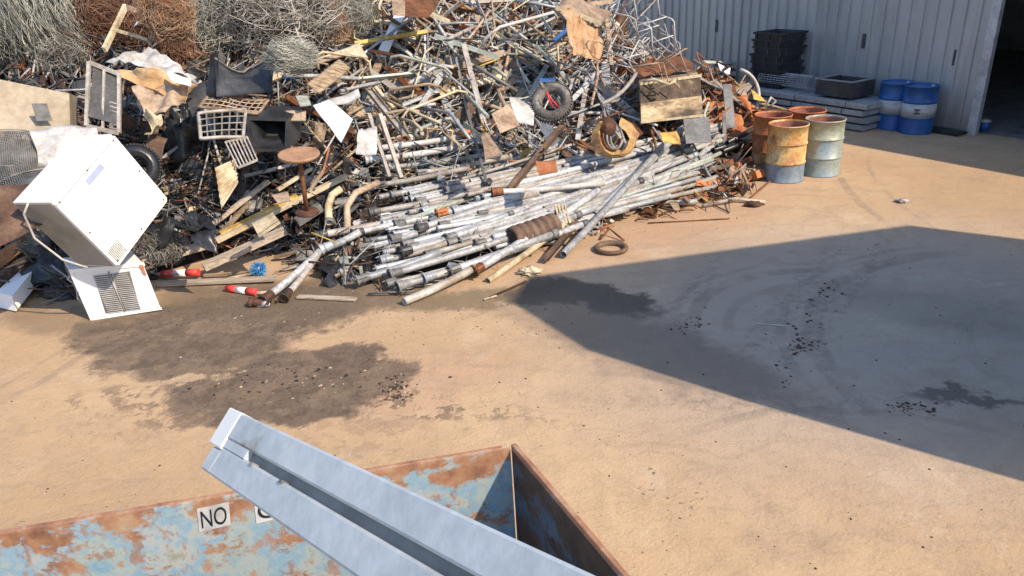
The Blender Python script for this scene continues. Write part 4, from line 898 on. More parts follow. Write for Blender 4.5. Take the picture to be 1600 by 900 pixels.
patch(face_pts([(1030, 208), (1058, 202), (1064, 226), (1036, 224)], [11.1, 11.2, 11.0, 10.9]), 'yellow', 'yellow bracket plate below the steel trunk', crum=.03, name='steel_plate', cat='plate')
# yellow guard: curved loop
def arc_pts(cx_, cy_, rx, ry, a0, a1, n, d0, d1=None): return [atd(cx_+rx*math.cos(R_(a0+(a1-a0)*k/n)), cy_-ry*math.sin(R_(a0+(a1-a0)*k/n)), d0+((d1 or d0)-d0)*k/n) for k in range(n+1)]
o_ = [atd(x, y, 10.7) for x, y in ((936, 190), (925, 205), (923, 222), (931, 240), (950, 248), (974, 246), (987, 238), (997, 216), (985, 200), (968, 190))]
i_ = [atd(x, y, 10.62) for x, y in ((940, 193), (935, 207), (938, 223), (946, 236), (956, 242), (968, 241), (977, 233), (984, 217), (978, 206), (967, 196))]
mb = MB()
for k in range(9): mb.prism([o_[k], o_[k+1], i_[k+1], i_[k]], V((.05, .16, .03)))
tag(mb.build('machine_guard', mat('chipped_yellow_paint', [(.16, .08, .04), (.36, .20, .09), (.50, .32, .12), (.34, .22, .12)], .65, 0, 5, .3, 0, fine=.4), origin=o_[9]), 'curved chipped yellow machine guard like a horseshoe right of the tyre', 'guard')
for k in range(3): rod(arc_pts(957+k*3, 212+k*2, 15-k*3, 22-k*3, 170, 350, 8, 10.66), .018, ('rust', 'mgrey', 'alu2')[k], ('rusty', 'dark grey', 'pale')[k]+' curved hoop lying inside the yellow guard', 'hoop', 'bent_hoop')
MB().lathe(atd(948, 200, 10.75), V((-.2, -.8, .4)), [(0, .001), (0, .14), (.06, .15), (.08, .06), (.12, .001)], 20).build('pulley', 'drust', origin=atd(948, 212, 10.75)); tag(bpy.data.objects['pulley'], 'dark rusty pulley inside the curved yellow guard', 'pulley')
# curved white pipe by the trunk
rod(arc_pts(920, 40, 92, 125, -78, -36, 10, 11.0, 11.6), .030, 'alu2', 'curved pale pipe sweeping up to the steel trunk', 'pipe', 'curved_pipe', n=10)
rod([atd(1004, 128, 11.5), atd(1022, 124, 11.45), atd(1046, 132, 11.4), atd(1056, 126, 11.4)], .022, 'cream', 'thin crooked tube at the end of the curved pale pipe', 'tube', 'bent_tube')
bar(at(975, 198)+UP*.35, at(1044, 254)+UP*.35, .030, .022, 'galv', 'grey square tube slanting down right of the yellow guard', 'tube', 'square_tube')
rod([at(930, 172)+UP*.4, at(962, 170)+UP*.45, at(984, 176)+UP*.45, at(986, 166)+UP*.55], .026, 'alu2', 'pale hooked tube above the yellow guard', 'tube', 'bent_tube', n=9)
# chair frames
def chair_frame(c, label, yaw, tiltv, s=1.0, mt='dirtywhite'):
    c = V(c); t = thing('chair_frame', label, 'chair frame', c); Rm = Matrix.Rotation(yaw, 3, 'Z') @ Matrix.Rotation(tiltv[0], 3, 'X') @ Matrix.Rotation(tiltv[1], 3, 'Y')
    def T(l): return [c+Rm @ (V(p)*s) for p in l]
    def rnd_loop(w_, h0, h1, y0, y1): return [(-w_, y0, h0), (-w_, (y0+y1)/2, (h0+h1)/2), (-w_, y1, h1-.07), (-w+.0 if False else -w_+.07, y1, h1), (w_-.07, y1, h1), (w_, y1, h1-.07), (w_, (y0+y1)/2, (h0+h1)/2), (w_, y0, h0)]
    MB().tube(T(rnd_loop(.2, .40, .88, .18, .28)), .013*s, 7).build('back_loop', mt, t)
    for s_ in (-1, 1): MB().tube(T([(s_*.2, -.22, 0), (s_*.2, -.2, .40), (s_*.2, -.14, .43), (s_*.2, .18, .42), (s_*.2, .24, 0)]), .013*s, 7).build('leg_frame', mt, t)
    for (yy, zz) in ((-.2, .2), (.2, .25), (0, .43)): MB().tube(T([(-.2, yy, zz), (.2, yy, zz)]), .010*s, 6).build('stretcher', mt, t)
    return t
chair_frame(atd(1025, 75, 12.0), 'pale tubular chair frame standing highest at the right end of the heap', .4, (.2, -.2), 1.05)
chair_frame(atd(985, 95, 11.9), 'tangled pale chair frame left of the highest one', -.9, (.9, .3), 1.0)
chair_frame(atd(1010, 50, 12.3), 'upturned pale chair frame at the top edge of the heap', 2.0, (2.4, .3), 1.0, 'alu2')
chair_frame(atd(1000, 125, 11.7), 'brownish chair frame lying just above the steel trunk', 1.1, (1.3, .5), .9, 'tan')
rod([atd(1050, 40, 12), atd(1058, 72, 11.9), atd(1076, 118, 11.8)], .012, 'mgrey', 'thin dark rod leaning down the right end of the heap', 'rod')
rod([atd(1014, 68, 11.7), atd(1040, 92, 11.8), atd(1060, 112, 11.9)], .012, 'mgrey', 'thin dark rod crossing below the chair frames', 'rod')

# ---- right hand low junk: orange scrap, boards, drums' neighbours
for i, (x, y, s_, lb) in enumerate([(1128, 180, 20, 'orange rusty box torn open'), (1152, 172, 16, 'upright orange rusty plate'), (1170, 190, 24, 'crumpled orange rusty housing next to the drums'), (1140, 205, 22, 'orange rusty tray'), (1122, 200, 14, 'small orange rusty bracket'), (1185, 170, 20, 'brown torn sheet next to the rear drum'), (1160, 150, 18, 'brown crumpled cover')]):
    d_ = dep(x, y)-.5; s_ *= 1.5
    patch(face_pts([(x-s_, y-s_*.5+rnd(-4, 4)), (x+s_*.8, y-s_*.7+rnd(-4, 4)), (x+s_, y+s_*.6), (x-s_*.7, y+s_*.7)], [d_+.3, d_+.35, d_-.1, d_-.1]), 'orust' if 'orange' in lb else 'tan', lb+' in the junk left of the drums', crum=.13, fr=4, name='torn_sheet')
B(1152, 200, 1180, 112, .03, .02, 'wood', 'thin brown board propped upright left of the drums', .1, .9)
bar(atd(1142, 200, 12.3), atd(1136, 132, 12.6), .075, .01, 'mgrey', 'flat grey strap standing in the junk right of the steel trunk', 'strap', 'steel_strap')
rod(arc_pts(1150, 150, 36, 42, 80, -30, 10, 12.8), .028, 'dirtywhite', 'curved white hose over the junk behind the drums', 'hose', 'hose', n=8)
rod([atd(1196, 168, 12.7), atd(1205, 152, 12.7), atd(1212, 158, 12.7), atd(1204, 166, 12.7)], .02, 'dirtywhite', 'small curled white hose end near the shed wall stack', 'hose', 'hose', n=8)
patch(face_pts([(1172, 140), (1180, 142), (1198, 160), (1176, 156)], [12.7, 12.8, 12.7, 12.6]), 'yellow', 'small yellow pointed plate beside the curved white hose', crum=.02, name='steel_plate', cat='plate')
patch(face_pts([(1122, 98), (1142, 106), (1140, 116), (1126, 112)], [13.6, 13.8, 13.6, 13.5]), 'white', 'bright white corner of sheet against the shed wall', crum=.02)
for k, (x0, y0, x1, y1, mm, lb) in enumerate([(1098, 128, 1160, 122, 'tealp', 'greenish flat bar on the low junk'), (1100, 140, 1158, 132, 'brown', 'brown flat bar on the low junk'), (1095, 150, 1150, 146, 'drust', 'dark flat bar on the low junk'), (1160, 155, 1215, 152, 'tan', 'tan board lying behind the drums'), (1100, 170, 1125, 165, 'wood', 'short brown board beside the steel trunk')]): B(x0, y0, x1, y1, .04, .02, mm, lb, .35, .4)
# black pipes at the back end of the fan
for k, (x0, y0, x1, y1, r) in enumerate([(1118, 252, 1190, 222, .045), (1126, 260, 1196, 230, .045), (1134, 248, 1192, 214, .04), (1112, 262, 1180, 238, .04), (1108, 244, 1175, 216, .04)]):
    t_ = thing('black_pipe', 'black plastic pipe lying between the grey fan and the drums', 'pipe', at(x0, y0)+UP*.25, 'black plastic pipes left of the drums')
    MB().tube([at(x0, y0)+UP*(.22+.02*k), at(x1, y1)+UP*(.22+.02*k)], r, 12, hollow=.006).build('pipe_tube', 'black', t_)
for k, (x, y) in enumerate(((1172, 228), (1178, 240))):
    pass
rod([at(1106, 250)+UP*.1, at(1098, 225)+UP*.5, at(1104, 216)+UP*.6], .022, 'tealp', 'pale green tube standing at the back end of the fan', 'tube', 'bent_tube')
bar(at(1132, 252)+UP*.1, at(1128, 220)+UP*.5, .03, .015, 'mgrey', 'grey flat bar hooked over the back end of the fan', 'bar', 'scrap_bar')
# rusty offcuts at the right foot of the heap
OF = [(1062, 285, 1110, 268, 'wood'), (1085, 300, 1125, 290, 'orust'), (1095, 280, 1140, 270, 'brown'), (1150, 270, 1182, 255, 'orust'), (1165, 278, 1192, 268, 'wood'), (1148, 282, 1170, 276, 'tan'), (1060, 300, 1090, 296, 'rust'), (1100, 300, 1118, 310, 'drust'), (1065, 312, 1098, 308, 'rust'), (1120, 305, 1150, 300, 'rust'), (1128, 268, 1150, 262, 'rust'), (1170, 262, 1190, 272, 'orust'), (1040, 296, 1075, 285, 'wood'), (1178, 285, 1195, 280, 'orust')]
nm_ = {'wood': 'brown wooden', 'orust': 'orange rusty', 'brown': 'brown painted', 'tan': 'tan', 'rust': 'rusty', 'drust': 'dark rusty'}
for (x0, y0, x1, y1, mm) in OF: B(x0, y0, x1, y1, rnd(.035, .07), rnd(.02, .04), mm, f'{nm_[mm]} offcut lying in the low pile between the fan and the drums', rnd(.03, .15), rnd(.03, .15), 'offcut', 'offcut')['group'] = f'{nm_[mm]} offcuts at the right foot of the heap'
c = g(1150, 292)+UP*.17; t_ = thing('flanged_hub', 'round tan flanged hub standing on edge at the right foot of the heap', 'hub', c-UP*.17); MB().lathe(c, V((.8, -.5, .1)), [(-.1, .001), (-.1, .16), (-.06, .17), (-.05, .10), (.06, .10), (.07, .15), (.10, .15), (.11, .05), (.10, .001)], 22).build('hub_drum', 'tan', t_); MB().lathe(c, V((.8, -.5, .1)), [(.10, .05), (.16, .045), (.16, .02), (.1, .02)], 14).build('axle_stub', 'drust', t_)
rod([g(1098, 325)+UP*.03, g(1150, 316)+UP*.05, g(1196, 320)+UP*.03], .03, 'lwood', 'pale pole lying on the ground at the right tip of the heap', 'pole', 'pole')
blob(g(1178, 322)+UP*.03, .13, .07, .035, 'drust', 'dark clod of rusty steel on the pale pole', 'rusty_lump', 'lump', .5)
rod([at(1070, 240)+UP*.4, at(1106, 286)+UP*.14, g(1135, 312)+UP*.03], .018, 'galv', 'bent grey strap running down to the right foot of the heap', 'strap', 'bent_strap')
rod([g(1168, 315)+UP*.02, g(1205, 284)+UP*.03], .014, 'rust', 'thin rusty rod on the ground in front of the drums', 'rod')
rod([g(1105, 318)+UP*.02, g(1140, 334)+UP*.02, g(1138, 318)+UP*.05], .01, 'drust', 'thin bent dark rod on the ground below the offcuts', 'rod')
rod([g(1012, 350)+UP*.015, g(1140, 343)+UP*.015], .008, 'rust', 'thin straight rusty rod lying alone on the ground', 'rod')
rod([g(1150, 342)+UP*.0+V((.02*math.cos(k), .02*math.sin(k), .01)) for k in range(2)], .006, 'rust', 'tiny rust scrap on the ground', 'scrap', 'rust_scrap')
for (x, y, r) in ((1005, 345, .10), (1040, 338, .08), (1075, 330, .12)):
    c = g(x, y)+UP*.02; tag(MB().tube([c+V((math.cos(k/9*5.2)*r, math.sin(k/9*5.2)*r*.8, .01+.02*math.sin(k))) for k in range(10)], .009, 5).build('wire_loop', 'rust', origin=c), 'open loop of rusty wire on the ground at the right foot of the heap', 'wire loop', 'rusty wire loops on the ground')
# ring on the ground
c = g(955, 391); tag(MB().lathe(c, (0, 0, 1), [(.005, .155), (.012, .205), (.045, .215), (.06, .20), (.055, .165), (.02, .145), (.005, .155)], 36).build('rubber_ring', mat('rusty_ring', [(.06, .04, .03), (.20, .13, .08)], .9, 0, 6, .5, 0), origin=c), 'brown ring lying flat on the sunlit ground just off the tip of the shadow', 'ring')
rod([g(938, 376)+UP*.02, g(952, 368)+UP*.1, g(962, 372)+UP*.06, g(975, 378)+UP*.02], .014, 'rust', 'rusty bent strap beside the brown ring', 'strap', 'bent_strap')
patch([g(925, 370)+UP*.01, g(950, 362)+UP*.06, g(955, 358)+UP*.06, g(930, 360)+UP*.02], 'orust', 'small orange plate between the pipes and the brown ring', crum=.02)
angle_iron(g(852, 413)+UP*.02, at(905, 362)+UP*.12, .07, 'brown', 'brown angle iron lying beside the foot of the crossing pipe')
# rollers
t_ = thing('spring_roller', 'rusty ribbed roller lying under the pipe fan', 'roller', at(800, 392)); a_, b_ = at(800, 390)+UP*.13, at(868, 368)+UP*.15; ax = (b_-a_).normalized(); Lr = (b_-a_).length
pr = [(0, .001), (0, .14)]; 
for k in range(6): z = Lr*k/6; pr += [(z+.01, .155), (z+Lr/12, .165), (z+Lr/6-.015, .155), (z+Lr/6-.004, .10)]
pr += [(Lr, .001)]; MB().lathe(a_, ax, pr, 24).build('roller_ribs', mat('brown_roller', [(.06, .035, .025), (.14, .085, .06), (.20, .13, .09)], .7, .1, 4, .2, 0), t_); MB().lathe(a_, ax, [(-.012, .001), (-.012, .09), (-.001, .13)], 20).build('end_cap', 'drust', t_)
t_ = thing('lamp_grid', 'cream ribbed box half hidden right of the rusty roller', 'box', at(872, 362)); mb = MB()
for k in range(4): beam(mb, at(868+k*5, 352)+UP*.28, at(876+k*5, 368)+UP*.16, .012, .02)
mb.build('ribs', 'cream', t_)

# ---- front left timbers
TB = [(246, 424, 340, 404, .10, .03, 'lwood', 'broad pale board right of the window air conditioner', .16, .22), (322, 434, 452, 394, .085, .035, 'lwood', 'long pale board above the blue brush', .14, .3),
 (250, 447, 432, 441, .055, .02, 'lwood', 'pinkish board lying level on the ground above the red and white stub', .03, .05), (466, 466, 556, 470, .04, .012, 'lwood', 'flat pinkish board on the dark ground below the pipe ends', .02, .02),
 (345, 408, 546, 312, .05, .03, 'cream', 'long cream beam sloping up to the rusty table', .28, .34), (352, 396, 470, 340, .055, .03, 'yellow', 'yellow beam just above the long cream beam', .26, .30),
 (338, 378, 426, 318, .04, .025, 'lwood', 'pale pinkish lath left of the yellow beam', .24, .32), (352, 385, 395, 345, .035, .02, 'wood', 'brown lath under the pale pinkish lath', .2, .25),
 (430, 408, 500, 395, .03, .02, 'wood', 'brown stick lying left of the jointed pipe', .05, .1), (440, 425, 468, 420, .03, .015, 'lwood', 'short pinkish stick right of the blue brush', .03, .05), (320, 436, 395, 432, .02, .015, 'wood', 'thin stick above the pinkish board', .05, .06),
 (440, 330, 492, 296, .03, .02, 'cream', 'cream lath below the rusty table', .3, .3), (476, 350, 510, 300, .02, .02, 'tan', 'tan stick right of the rusty table post', .3, .3), (520, 268, 508, 300, .012, .012, 'orust', 'thin orange stick beside the table', .35, .25)]
for (x0, y0, x1, y1, w_, h_, mm, lb, l0, l1) in TB: bar(at(x0, y0)+UP*l0, at(x1, y1)+UP*l1, w_, h_, mm, lb, 'board', 'timber_board')
patch(face_pts([(392, 348), (425, 330), (436, 345), (402, 366)], [8.5, 8.6, 8.4, 8.3]), 'cream', 'pale yellow block-like panel on the yellow beam', crum=.02, th=.04, name='cream_panel', cat='panel')
patch(face_pts([(424, 305), (450, 298), (456, 312), (436, 318)], [8.7, 8.8, 8.6, 8.6]), 'tan', 'small brown flap at the top of the pinkish lath', crum=.03)
# box section with holes
a_, b_ = at(468, 372)+UP*.22, at(506, 352)+UP*.26; d, s_, u = frame(b_-a_); t_ = thing('box_section', 'short grey-brown box section with two holes in its end', 'box section', a_)
MB().box((a_+b_)/2, d, s_, u, (b_-a_).length/2, .06, .055, .006).build('tube_body', 'mgrey', t_)
for k in (-1, 1): MB().lathe(a_-d*.002+s_*.025*k, -d, [(0, .001), (0, .012), (.002, .012), (.002, .001)], 10).build('hole', 'black', t_)
# elbow
t_ = thing('pipe_elbow', 'bent whitish pipe elbow with an open mouth above the left pipe ends', 'pipe', at(516, 366)); MB().tube([at(517, 366)+UP*.16, at(517, 350)+UP*.24, at(524, 338)+UP*.3, at(538, 330)+UP*.32], .05, 12, hollow=.006).build('elbow_tube', 'cream', t_); MB().lathe(at(517, 366)+UP*.15, at(517, 350)+UP*.24-at(517, 366)-UP*.16, [(0, .05), (0, .065), (.05, .065), (.05, .05)], 14).build('collar', 'mgrey', t_)
rod([at(545, 372)+UP*.12, at(546, 350)+UP*.24, at(560, 335)+UP*.3, at(595, 318)+UP*.3], .045, 'tan', 'bent pinkish tan pipe right of the whitish elbow', 'pipe', 'bent_pipe', n=12, hollow=.006)
# red and white stubs
def stub(a, b, r, label):
    a, b = V(a), V(b); t = thing('barrier_pole', label, 'barrier pole', a); d = (b-a)
    for k, mm in enumerate(('red', 'white', 'red')): MB().tube([a+d*k/3, a+d*(k+1)/3], r*(1-.002*k), 12).build('band', mm, t)
stub(g(256, 436)+UP*.07, g(313, 436)+UP*.09, .045, 'red and white banded pole stub above the level pinkish board'); stub(g(356, 455)+UP*.04, g(402, 462)+UP*.04, .04, 'red and white banded pole stub lying on the ground below the pinkish board')
rod([g(400, 462)+UP*.03, g(418, 461)+UP*.03], .02, 'lwood', 'short wooden peg at the end of the red and white stub', 'peg', 'wooden_peg')
# blue brush
c = g(406, 433)+UP*.10; t_ = thing('blue_brush', 'round blue bristle brush lying at the foot of the timbers', 'brush', c-UP*.1); mb = MB()
for k in range(420):
    d = V((random.gauss(0, 1), random.gauss(0, 1), random.gauss(0, 1))).normalized(); mb.tube([c+d*.03, c+d*rnd(.085, .115)+V((rnd(-1, 1), rnd(-1, 1), rnd(-1, 1)))*.01], .003, 3)
mb.build('bristles', mat('blue_bristles', [(.04, .20, .42), (.10, .34, .58)], .6, 0, 4, 0, 0), t_); MB().lathe(c-V((0, 0, .05)), (0, 0, 1), [(0, .001), (0, .05), (.1, .05), (.1, .001)], 12).build('brush_hub', 'blue', t_)
rod([g(330, 445)+UP*.04, g(395, 437)+UP*.08], .014, 'wood', 'thin handle lying left of the blue brush', 'handle', 'handle')
rod([g(765, 467)+UP*.02, g(800, 452)+UP*.02, g(822, 443)+UP*.03], .012, 'drust', 'thin dark rod lying at the tip of the shadow', 'rod'); rod([g(756, 470)+UP*.015, g(776, 464)+UP*.015], .012, 'lwood', 'small pale stick at the tip of the shadow', 'stick', 'stick')
blob(g(828, 428)+UP*.04, .12, .08, .04, 'cream', 'small pale clump at the tip of the shadow', 'rubbish_clump', 'rubbish', .7, 0, 12, 4)
rod([at(575, 462)+UP*.02, at(600, 462)+UP*.04, at(650, 460)+UP*.04], .012, 'mgrey', 'thin grey rod under the lowest pipe mouths', 'rod')
blob(g(1410, 316)+UP*.02, .09, .06, .025, 'dirtywhite', 'small pale scrap alone on the sunlit ground behind the shadow', 'plastic_scrap', 'plastic', .5)
rod([g(1180, 506)+UP*.006, g(1226, 510)+UP*.006], .006, 'dirtywhite', 'thin pale stick on the shaded ground', 'stick', 'stick')

# ================================================================ random individual rods, tubes, beams and sheets on the upper heap
KIND = {'alu': 'silvery', 'alu2': 'dusty silver', 'galv': 'grey', 'rust': 'rusty', 'tan': 'tan', 'cream': 'cream', 'orust': 'orange rusty', 'wood': 'brown', 'tealp': 'pale green', 'dirtywhite': 'off-white', 'mgrey': 'dark grey', 'drust': 'dark rusty', 'brown': 'dark brown'}
def zone_of(x, y):
    if x < 560: return 'among the junk left of the rusty table'
    if x < 720: return 'on the heap right of the bales' if y < 110 else 'on the heap around the leaning posts'
    if x < 850: return 'high on the middle of the heap' if y < 110 else 'on the heap left of the tyre'
    if x < 960: return 'on the heap above the tyre' if y < 120 else 'on the heap beside the yellow guard'
    if x < 1070: return 'on the heap among the chair frames' if y < 125 else 'on the heap by the steel trunk'
    return 'in the low junk left of the drums'
def put(kind, x, y, th, L, mm, r, lift):
    x1, y1 = x+L*math.cos(th), y-L*math.sin(th); 
    if y1 > 270 and x1 < 1060: y1 = 270
    a, b = at(x, y), at(x1, y1)
    if (b-a).length > 3.2: b = a+(b-a)*3.2/(b-a).length
    a = a+UP*lift; b = b+UP*(lift+rnd(-.12, .22)); z = zone_of(x, y); N = V((rnd(-1, 1), rnd(-.6, .6), rnd(.2, 1)))*(b-a).length
    if kind == 'rod': rod([a, (a+b)/2+N*rnd(0, .03), b], r, mm, f'straight thin {KIND[mm]} tube {z}', 'tube', 'thin_tube', f'thin {KIND[mm]} tubes {z}')
    elif kind == 'bent': 
        c = a.lerp(b, rnd(.3, .7))+N*rnd(.08, .2); q = [a, a.lerp(c, .85), c, c.lerp(b, .12)+N*.01, b]; rod(q, r, mm, f'bent {KIND[mm]} tube {z}', 'tube', 'bent_tube', f'bent {KIND[mm]} tubes {z}')
    elif kind == 'u':
        q = [a, a+N*.25, a+N*.33+(b-a)*.12, b+N*.33-(b-a)*.12, b+N*.25, b]; rod(q, r, mm, f'hooped {KIND[mm]} tube {z}', 'tube', 'hooped_tube', f'hooped {KIND[mm]} tubes {z}')
    elif kind == 'arc':
        q = [a.lerp(b, k/8)+N*.16*math.sin(math.pi*k/8) for k in range(9)]; rod(q, r, mm, f'curved {KIND[mm]} tube {z}', 'tube', 'curved_tube', f'curved {KIND[mm]} tubes {z}')
    elif kind == 'ang': angle_iron(a, b, r*3.0, mm, f'{KIND[mm]} angle iron {z}', group=f'{KIND[mm]} angle irons {z}', roll=rnd(0, 3))
    elif kind == 'chan': channel(a, b, r*2, r*1.8, mm, f'{KIND[mm]} steel channel {z}', group=f'{KIND[mm]} channels {z}', roll=rnd(-1, 1))
    elif kind == 'flat': bar(a, b, r*2.4, .006, mm, f'flat {KIND[mm]} strip {z}', 'strip', 'metal_strip', f'flat {KIND[mm]} strips {z}', 0.0, V((rnd(-1, 1), rnd(-1, 1), 1)))
random.seed(21)
def scatter(n, poly, kinds, mats_, rr, LL, angs, lift=(.12, .5)):
    for i in range(n):
        for _ in range(60):
            x, y = rnd(poly[0], poly[2]), rnd(poly[1], poly[3])
            if at(x, y).z > .2: break
        th = R_(random.choice(angs)+rnd(-22, 22)); put(random.choice(kinds), x, y, th, rnd(*LL), random.choice(mats_), rnd(*rr), rnd(*lift))
PALE = ['alu', 'alu', 'alu2', 'alu2', 'dirtywhite', 'galv', 'cream', 'tan', 'rust', 'tealp', 'wood']
scatter(72, (640, -10, 870, 120), ['rod', 'rod', 'rod', 'bent', 'ang', 'flat', 'arc'], PALE, (.013, .032), (50, 130), (-60, -35, -40, 20, 70, 150, 10))
scatter(66, (560, 100, 860, 235), ['rod', 'rod', 'ang', 'chan', 'flat', 'bent', 'u'], PALE+['orust', 'mgrey', 'tan', 'cream'], (.013, .034), (40, 120), (15, 25, -40, -60, 75, 160, 200))
scatter(56, (860, 110, 1000, 245), ['rod', 'rod', 'arc', 'bent', 'flat'], ['alu', 'alu', 'alu2', 'dirtywhite', 'galv', 'tan', 'rust'], (.014, .032), (50, 130), (-50, -40, -60, 20, 30, 80))
scatter(52, (900, -10, 1060, 115), ['bent', 'u', 'arc', 'rod', 'rod', 'u'], ['dirtywhite', 'alu', 'alu2', 'alu2', 'dirtywhite', 'tan', 'rust', 'galv'], (.009, .018), (40, 110), (-60, 30, 75, 60, -30, 110))
scatter(34, (1060, 105, 1200, 215), ['rod', 'ang', 'flat', 'chan', 'bent', 'arc'], ['rust', 'orust', 'orust', 'tan', 'wood', 'brown', 'alu2', 'drust'], (.014, .034), (25, 70), (10, -30, 70, 160, -60))
scatter(52, (560, -10, 720, 110), ['rod', 'rod', 'flat', 'ang', 'bent'], PALE+['rust', 'brown', 'tan'], (.013, .03), (40, 120), (10, -20, 35, 70, -50))
scatter(26, (330, 150, 560, 330), ['rod', 'ang', 'flat', 'bent', 'rod'], ['mgrey', 'wood', 'drust', 'rust', 'tan', 'alu2', 'brown'], (.012, .028), (40, 110), (30, -25, 70, -60), (.1, .35))
scatter(16, (120, 180, 340, 330), ['rod', 'flat', 'bent', 'ang'], ['mgrey', 'drust', 'brown', 'wood', 'alu2'], (.010, .024), (30, 90), (60, -25, -70, 20), (.1, .3))
scatter(16, (870, 235, 1060, 262), ['rod', 'flat', 'bent'], ['wood', 'mgrey', 'rust', 'alu2'], (.010, .02), (40, 100), (20, -30, 60), (.2, .4))
# crumpled sheets through the heap
SH = [(690, 20, 30, 'rust'), (740, 60, 26, 'dirtywhite'), (820, 40, 30, 'tealp'), (700, 110, 34, 'mgrey'), (640, 210, 26, 'dirtywhite'), (720, 190, 28, 'mgrey'), (900, 60, 20, 'tan'), (965, 60, 26, 'brown'), (1010, 105, 30, 'rust'), (800, 225, 24, 'tan'), (905, 215, 26, 'brown'), (590, 60, 24, 'brown'), (640, 120, 20, 'cream'), (560, 170, 26, 'tan'), (760, 90, 22, 'tan'), (845, 75, 22, 'galv'),
      (120, 120, 30, 'dgrey'), (95, 112, 24, 'mgrey'), (150, 200, 30, 'black'), (330, 120, 26, 'black'), (370, 250, 24, 'black'), (410, 290, 26, 'black'), (300, 300, 24, 'brown'), (440, 280, 22, 'dgrey'), (345, 340, 20, 'mgrey'), (530, 285, 26, 'brown'), (500, 240, 22, 'tan'), (30, 150, 26, 'mgrey'), (430, 130, 24, 'mgrey'), (215, 225, 24, 'black'), (620, 250, 20, 'alu2'), (400, 262, 30, 'black'), (425, 225, 26, 'black'), (490, 300, 24, 'black'), (165, 165, 26, 'black'), (560, 412, 30, 'black'), (528, 432, 22, 'black'), (350, 300, 26, 'dgrey'), (445, 255, 24, 'black'), (318, 105, 26, 'black')]  # the later black entries are added sheets standing in for shaded gaps
kn = {'rust': 'rusty', 'dirtywhite': 'off-white', 'tealp': 'pale green', 'mgrey': 'grey', 'tan': 'tan', 'brown': 'brown', 'cream': 'cream', 'galv': 'galvanised', 'dgrey': 'dark grey', 'black': 'black', 'alu2': 'dull silver'}
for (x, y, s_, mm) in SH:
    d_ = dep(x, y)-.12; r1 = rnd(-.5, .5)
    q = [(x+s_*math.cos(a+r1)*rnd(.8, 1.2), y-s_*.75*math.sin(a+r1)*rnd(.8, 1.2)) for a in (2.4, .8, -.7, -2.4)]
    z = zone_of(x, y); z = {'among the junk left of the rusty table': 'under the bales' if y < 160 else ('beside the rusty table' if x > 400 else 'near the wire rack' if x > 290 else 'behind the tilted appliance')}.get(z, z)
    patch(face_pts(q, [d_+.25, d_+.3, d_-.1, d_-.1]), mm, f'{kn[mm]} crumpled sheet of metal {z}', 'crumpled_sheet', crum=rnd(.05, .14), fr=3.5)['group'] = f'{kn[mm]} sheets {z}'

def folded(x, y, s_, mm, lb, gp):
    d_ = dep(x, y)-.14; a = rnd(0, 6.28); w_ = s_*d_/FPX; c = atd(x, y, d_); N = (V((rnd(-.7, .5), -1, rnd(.1, .9)))).normalized(); e1 = (V((math.cos(a), 0, math.sin(a)))); e1 = (e1-N*e1.dot(N)).normalized(); e2 = N.cross(e1)
    b1, b2 = rnd(.15, .4), rnd(.6, .85); k1, k2 = rnd(-1.5, 1.5), rnd(-1.5, 1.5); asp = rnd(.4, .9); sd = rnd(0, 50)
    def P(u, v):
        x_ = (u-.5)*2*w_; z_ = (max(0, b1-u)*k1+max(0, u-b2)*k2)*2*w_; q = V((u*2+sd, v*2, 0)); return c+e1*x_*(1-abs(z_)*.2/w_)+e2*((v-.5)*2*w_*asp)+N*(z_+.06*noise.noise(q)*w_*4)
    o = MB().sheet(P, 12, 5, .008, None).build('folded_sheet', mm, origin=c); tag(o, lb, 'sheet', gp)
def frame_bit(x, y, s_, mm, lb, gp):
    d_ = dep(x, y)-.16; w_ = s_*d_/FPX; c = atd(x, y, d_); N = (V((rnd(-.7, .5), -1, rnd(.0, .8)))).normalized(); a = rnd(0, 6.28); e1 = V((math.cos(a), 0, math.sin(a))); e1 = (e1-N*e1.dot(N)).normalized(); e2 = N.cross(e1); asp = rnd(.45, .9)
    K = [c+e1*w_*i+e2*w_*asp*j for i, j in ((-1, -1), (1, -1), (1, 1), (-1, 1))]; K[2] += N*rnd(-.1, .1); K[0] += e1*rnd(-.08, .08)
    o = MB().tube(K, rnd(.018, .028), 4, closed=True).build('tube_rectangle', mm, origin=c); tag(o, lb, 'frame', gp)
for i in range(64):
    x, y = rnd(570, 1000), rnd(0, 235)
    if i > 48: x, y = rnd(1075, 1185), rnd(125, 200)
    mm = random.choice(['tan', 'tan', 'dirtywhite', 'alu2', 'rust', 'brown', 'cream', 'mgrey', 'tealp'] if i <= 48 else ['orust', 'orust', 'rust', 'tan', 'brown']); z = zone_of(x, y)
    if abs(x-862) < 45 and abs(y-165) < 50: continue
    if i % 4 == 3: frame_bit(x, y, rnd(18, 40), mm, f'bent rectangular {KIND[mm]} frame {z}', f'bent {KIND[mm]} frames {z}')
    else: folded(x, y, rnd(12, 30), mm, f'folded {KIND[mm]} metal offcut {z}', f'folded {KIND[mm]} offcuts {z}')
for i in range(24):
    x, y = rnd(120, 550), rnd(120, 330)
    mm = random.choice(['black', 'black', 'dgrey', 'mgrey', 'brown', 'drust', 'tan']); kk = dict(KIND, black='black', dgrey='charcoal')[mm]
    if dep(x, y) < 8.2: continue
    zz_ = 'near the wire rack' if x < 420 else 'near the round rusty table'; folded(x, y, rnd(14, 30), mm, f'folded {kk} metal offcut {zz_}', f'folded {kk} offcuts {zz_}')

